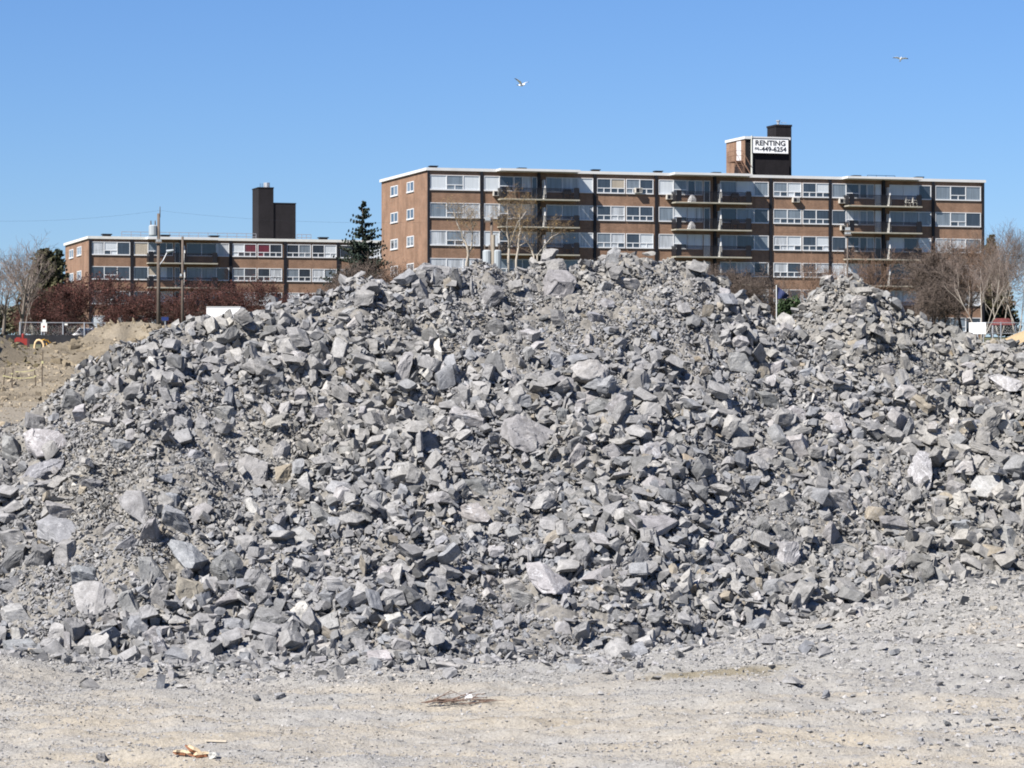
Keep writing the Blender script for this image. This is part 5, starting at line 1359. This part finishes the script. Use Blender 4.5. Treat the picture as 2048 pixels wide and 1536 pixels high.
m.build('hose', BLK, o)
m = MB(); m.tube([(9*k, -.05, 9*k), (12.5*k, -.05, -3*k)], 1.1*k, 6); m.build('hydraulic_ram', YEL, o)
m = MB(); m.box(-6*k, 12*k, .4, 1.1, -14*k, 8*k); m.box(-5*k, 4*k, .45, 1.05, 8.02*k, 11*k); m.build('cab', BLK, o)
m = MB(); m.box(-12*k, 16*k, .3, 1.3, -.6, -14.1*k+.03); m.build('track', BLK, o)

# ------------------------------------------------------------------ survey stakes on the dug ground
STK = plain('stake_wood', (.10, .08, .06), .9, .2, 4); TAPE = plain('caution_tape', (.38, .35, .19), .5, .1, 4)
def stake(label, px, y0, y1, Y=56.0):
    b = P(px, y1, Y); k = Y/F
    o = thing('survey_stake', label, 'stake', b, 0, 'wooden stakes on the dug ground')
    rr = random.Random(int(px)); m = MB(); h = (y1-y0)*k
    m.tube([(0, 0, -.25), (rr.uniform(-.01, .01), 0, h*.5), (rr.uniform(-.03, .03), 0, h)], [.014, .013, .011], 5); m.build('shaft', STK, o)
    m = MB(); m.box(-.02, .02, -.02, .02, h*.70, h*.76); m.build('ribbon', TAPE, o)
    return b
stake('tallest wooden stake, standing alone with a strip of ribbon', 85, 700, 791)
for px, y0, y1, lab in ((8, 738, 789, 'wooden stake nearest the edge of the dug ground'), (24, 735, 781, 'wooden stake behind the one at the edge, at the end of the dark board'), (70.5, 740, 785, 'wooden stake beside the tallest one, holding the upper tape')): stake(lab, px, y0, y1)
def tape(label, a, b, sag):
    m = MB(); n = 8
    for i in range(n):
        p, q = a.lerp(b, i/n), a.lerp(b, (i+1)/n); s0, s1 = sag*4*i/n*(1-i/n), sag*4*(i+1)/n*(1-(i+1)/n)
        w0, w1 = .007*(1+.5*math.sin(i*2.1)), .007*(1+.5*math.sin((i+1)*2.1))
        for y in (0, .002): m.poly([p+Vector((0, y, -s0-w0)), q+Vector((0, y, -s1-w1)), q+Vector((0, y, -s1+w1)), p+Vector((0, y, -s0+w0))])
    tag(m.build('caution_tape', TAPE), label, 'tape', 'caution tape between the stakes')
tape('lower strip of yellow caution tape sagging between the stakes', P(8, 752, 55.9), P(70, 754, 55.9), .03)
tape('upper strip of yellow caution tape tied to the stake beside the tallest', P(30, 743, 55.95), P(70, 739, 55.95), .02)
o = thing('dark_board', 'dark board lying on edge between the stakes', 'board', P(45, 786, 55.6)); k = 55.6/F
m = MB(); m.poly([(-26*k, 0, 0), (29*k, 0, 0), (25*k, .02, 7*k), (-24*k, .02, 7.5*k)]); m.poly([(-26*k, .05, 0), (-24*k, .06, 7.5*k), (25*k, .06, 7*k), (29*k, .05, 0)]); m.poly([(-24*k, .02, 7.5*k), (25*k, .02, 7*k), (25*k, .06, 7*k), (-24*k, .06, 7.5*k)])
m.build('plank', plain('board_black', (.03, .03, .035), .8, .3, 6), o)

# ------------------------------------------------------------------ litter on the near ground
TW1 = plain('twig_red', (.13, .085, .065), .8, .3, 20); CHIP = plain('split_wood', (.46, .37, .25), .7, .2, 20); CHIPB = plain('wood_bark', (.16, .065, .03), .7, .3, 20)
def near_ground(px, py): 
    h = cast(px, py, 20, 60); return Vector((h.x, h.y, float(ground_z(np.array([[h.x]]), np.array([[h.y]]))[0, 0])))
rr = random.Random(9); g0 = near_ground(935, 1408)
o = thing('twig_bundle', 'bundle of reddish brushwood twigs with a scrap of white caught in it', 'twigs', g0)
for i in range(26):
    x = rr.uniform(-.30, .22); L = rr.uniform(.12, .36); a = rr.gauss(0, .22); up = abs(rr.gauss(.02, .03)); m = MB()
    z = rr.uniform(.004, .055); p0 = Vector((x-L/2, rr.uniform(-.10, .06), z)); d = Vector((math.cos(a), .3*math.sin(a), .5*math.sin(a)*.6))
    m.tube([p0, p0+d*L*.5+Vector((0, 0, up)), p0+d*L+Vector((0, rr.gauss(0, .02), up*rr.uniform(0, 2)))], [.005, .004, .0025], 5); m.build('twig', TW1, o)
m = MB()
for y in (0, .01): m.poly([(-.03, y, .05), (.05, y, .055), (.04, y, .09), (-.01, y, .10)])
m.poly([(-.03, 0, .05), (-.01, 0, .10), (-.01, .01, .10), (-.03, .01, .05)]); m.build('paper_scrap', plain('paper', (.8, .8, .8), .6, .03), o)
g0 = near_ground(383, 1508); o = None
for i, (dx, dz, a, L, w, lab) in enumerate(((-.05, .0, .15, .20, .035, 'split wood stick with pale side up, on top of the little pile'), (.05, .0, -.12, .22, .04, 'long split wood stick across the bottom of the little pile'), (.02, .04, -.45, .15, .03, 'short reddish wood stick tilted upward in the little pile'), (.09, .0, .08, .12, .035, 'stubby bark-edged stick nearest the pale round stone'), (-.08, .02, -.1, .12, .03, 'thin bark-edged stick at the far end of the little pile'))):
    t = thing('wood_stick', lab, 'wood', g0+Vector((dx, -.02*i, .02+dz)), a*.6, 'split wood sticks on the near ground'); t.rotation_euler = (0, -a, a*.6)
    for nm, mat, z0, z1 in (('split_face', CHIP, .004, .026), ('bark', CHIPB, -.02, .003)):
        m = MB(); h = L/2; n_ = 6; cs = []
        for q in range(n_+1):
            x_ = -h+L*q/n_ + (rr.uniform(-.02, .02) if q in (0, n_) else 0); tp_ = (.35 if q in (0, n_) else 1.0)*rr.uniform(.75, 1.05); bow = .012*math.sin(q*1.1+i)
            cs.append([(x_+rr.uniform(-.012, .012), y_*w/2*tp_+bow, zz*(1.0 if zz in (z0,) and nm == 'split_face' else tp_)) for y_, zz in ((-1, z0), (1, z0), (.8, z1), (-.7, z1))])
        for A_, B_ in zip(cs, cs[1:]):
            for e_ in range(4): m.poly([A_[e_], A_[(e_+1) % 4], B_[(e_+1) % 4], B_[e_]])
        m.poly(cs[0][::-1]); m.poly(cs[-1]); m.build(nm, mat, t)
t = thing('wood_stick', 'single pale wood sliver lying apart behind the little pile', 'wood', near_ground(432, 1482)+Vector((0, 0, .02)), -.1, 'split wood sticks on the near ground')
m = MB(); m.box(-.09, .09, -.012, .012, -.012, .006); m.v = [(x, y*(1-.5*(x > 0)), z*(1-.4*(x < 0))) for x, y, z in m.v]; m.build('split_face', plain('pale_wood', (.45, .40, .32), .7, .1, 20), t)
for i, (px, py, w, k, lab) in enumerate(((428, 1518, 26, 'w', 'pale round stone beside the little pile of wood sticks'), (672, 1418, 18, 'p', 'lone pale pointed stone on the gravel in front of the heap'), (205, 1522, 30, 'd', 'dark rough stone at the bottom of the near ground'), (1712, 1532, 15, 'd', 'dark stone at the very bottom of the buff track'),
      (560, 1395, 26, 'g', 'grey lump with a dark side on the near gravel'), (1520, 1462, 16, 'd', 'small dark stone on the buff track'), (510, 1400, 22, 'd', 'flat dark chip beside the grey lump'), (1895, 1448, 22, 'd', 'dark flat chip on the buff bank at the near right'))):
    c = near_ground(px, py); s = c.y/F; rg = np.random.default_rng(900+i)
    V, T = hull(blob_pts(rg, (w, w*.9, w*.72), 15, 4)*s); V, T = rough_rock(V, T, w*s, .014, 900+i, amp=.03)
    me = mesh_np('stone', V, T, [ROCK], np.tile(tone_of(k, rg), (len(V), 1)).astype(np.float32))
    tag(link('stone', me, None, c+Vector((0, 0, w*s*.2))), lab, 'stone', 'single stones on the near ground')

# ------------------------------------------------------------------ gulls
GW = plain('gull_white', (.80, .80, .80), .6, .04); GG = plain('gull_grey', (.42, .44, .48), .6, .06); GB = plain('gull_black', (.03, .03, .035), .6)
def gull(label, px, py, Y, yaw, roll, dihedral, sc=1.0):
    o = thing('gull', label, 'bird', P(px, py, Y), yaw, 'gulls in flight'); o.rotation_euler = (0, roll, yaw); o.scale = (sc,)*3
    m = MB(); m.tube([(0, -.26, .02), (0, -.22, .025), (0, -.16, .01), (0, -.05, 0), (0, .08, 0), (0, .17, .01), (0, .24, .02)], [.015, .045, .05, .075, .07, .04, .015], 8); m.build('body', GW, o, smooth=True)
    m = MB(); m.tube([(0, -.26, .02), (0, -.32, .005)], [.014, .004], 6); m.build('beak', plain('beak_yellow', (.5, .35, .05), .5) if 'beak_yellow' not in bpy.data.materials else bpy.data.materials['beak_yellow'], o)
    m = MB(); m.poly([(-.02, .2, .02), (.02, .2, .02), (.08, .36, .02), (-.08, .36, .02)]); m.poly([(-.02, .2, .012), (-.08, .36, .016), (.08, .36, .016), (.02, .2, .012)]); m.build('tail', GW, o)
    for s, dh in ((-1, dihedral[0]), (1, dihedral[1])):
        m = MB(); ri = [(.04, .0, -.08, .10, 0), (.28, 1.0, -.13, .06, 0), (.50, .55, -.05, .08, 0), (.66, .2, .04, .10, 1)]
        pr = []
        for x, lift, y0, y1, _ in ri: pr.append((Vector((s*x, y0, .03+dh*x*(.7+.3*lift))), Vector((s*x, y1, .02+dh*x*(.7+.3*lift)))))
        for i in range(3):
            a, b = pr[i], pr[i+1]; mi = 1 if i == 2 else 0
            up = Vector((0, 0, .012)); m.poly([a[0]+up, b[0]+up, b[1]+up, a[1]+up], mi); m.poly([a[0], a[1], b[1], b[0]], 2 if i < 2 else 1)
            m.poly([a[0], b[0], b[0]+up, a[0]+up], 0)
        m.build('wing', [GG, GB, GW], o)
    return o
gull('gull banking with one wing raised, the lower of the two gulls', 1043, 170, 215, .9, .35, (.25, .95), 1.15)
gull('gull gliding level high above the larger apartment block', 1802, 118, 240, .12, .0, (.22, .22), .95).rotation_euler = (-.55, .05, .12)
# ------------------------------------------------------------------ sky, sun, camera
AZ, EL = R(45), R(46)          # the sun stands behind the camera's left shoulder
sun_dir = Vector((-math.sin(AZ)*math.cos(EL), -math.cos(AZ)*math.cos(EL), math.sin(EL)))
W = bpy.data.worlds.new('World'); scene.world = W; W.use_nodes = True
nt = W.node_tree; bg = nt.nodes['Background']
sky = nt.nodes.new('ShaderNodeTexSky'); sky.sky_type = 'NISHITA'; sky.sun_disc = False
sky.sun_elevation = EL; sky.sun_rotation = math.atan2(sun_dir.x, sun_dir.y)
sky.altitude = 200; sky.air_density = 1.0; sky.dust_density = .0; sky.ozone_density = 10.0
tint = nt.nodes.new('ShaderNodeMix'); tint.data_type = 'RGBA'; tint.blend_type = 'MULTIPLY'; tint.inputs[0].default_value = 1.0
tint.inputs[7].default_value = (.86, .93, 1.10, 1)
nt.links.new(sky.outputs['Color'], tint.inputs[6]); nt.links.new(tint.outputs[2], bg.inputs['Color']); bg.inputs['Strength'].default_value = .050
sl = bpy.data.lights.new('sun', 'SUN'); sl.energy = 5.0; sl.angle = R(.53); sl.color = (1.0, .95, .88)
so = bpy.data.objects.new('sun', sl); COL.objects.link(so); so.rotation_euler = (-sun_dir).to_track_quat('-Z', 'Y').to_euler()
cam = bpy.data.cameras.new('camera'); co = bpy.data.objects.new('camera', cam); COL.objects.link(co)
cam.sensor_width = 36.0; cam.lens = F/2048*36.0; cam.clip_start = .5; cam.clip_end = 9000
co.location = (0, 0, CAMZ); co.rotation_euler = (math.pi/2 + math.atan((HOR-768)/F), 0, 0)
scene.camera = co
scene.view_settings.view_transform = 'Standard'; scene.view_settings.look = 'None'; scene.view_settings.exposure = 1.12; scene.view_settings.gamma = 1.0
scene.render.engine = 'CYCLES'; scene.cycles.filter_width = 1.9
scene.render.resolution_x, scene.render.resolution_y = 1024, 768
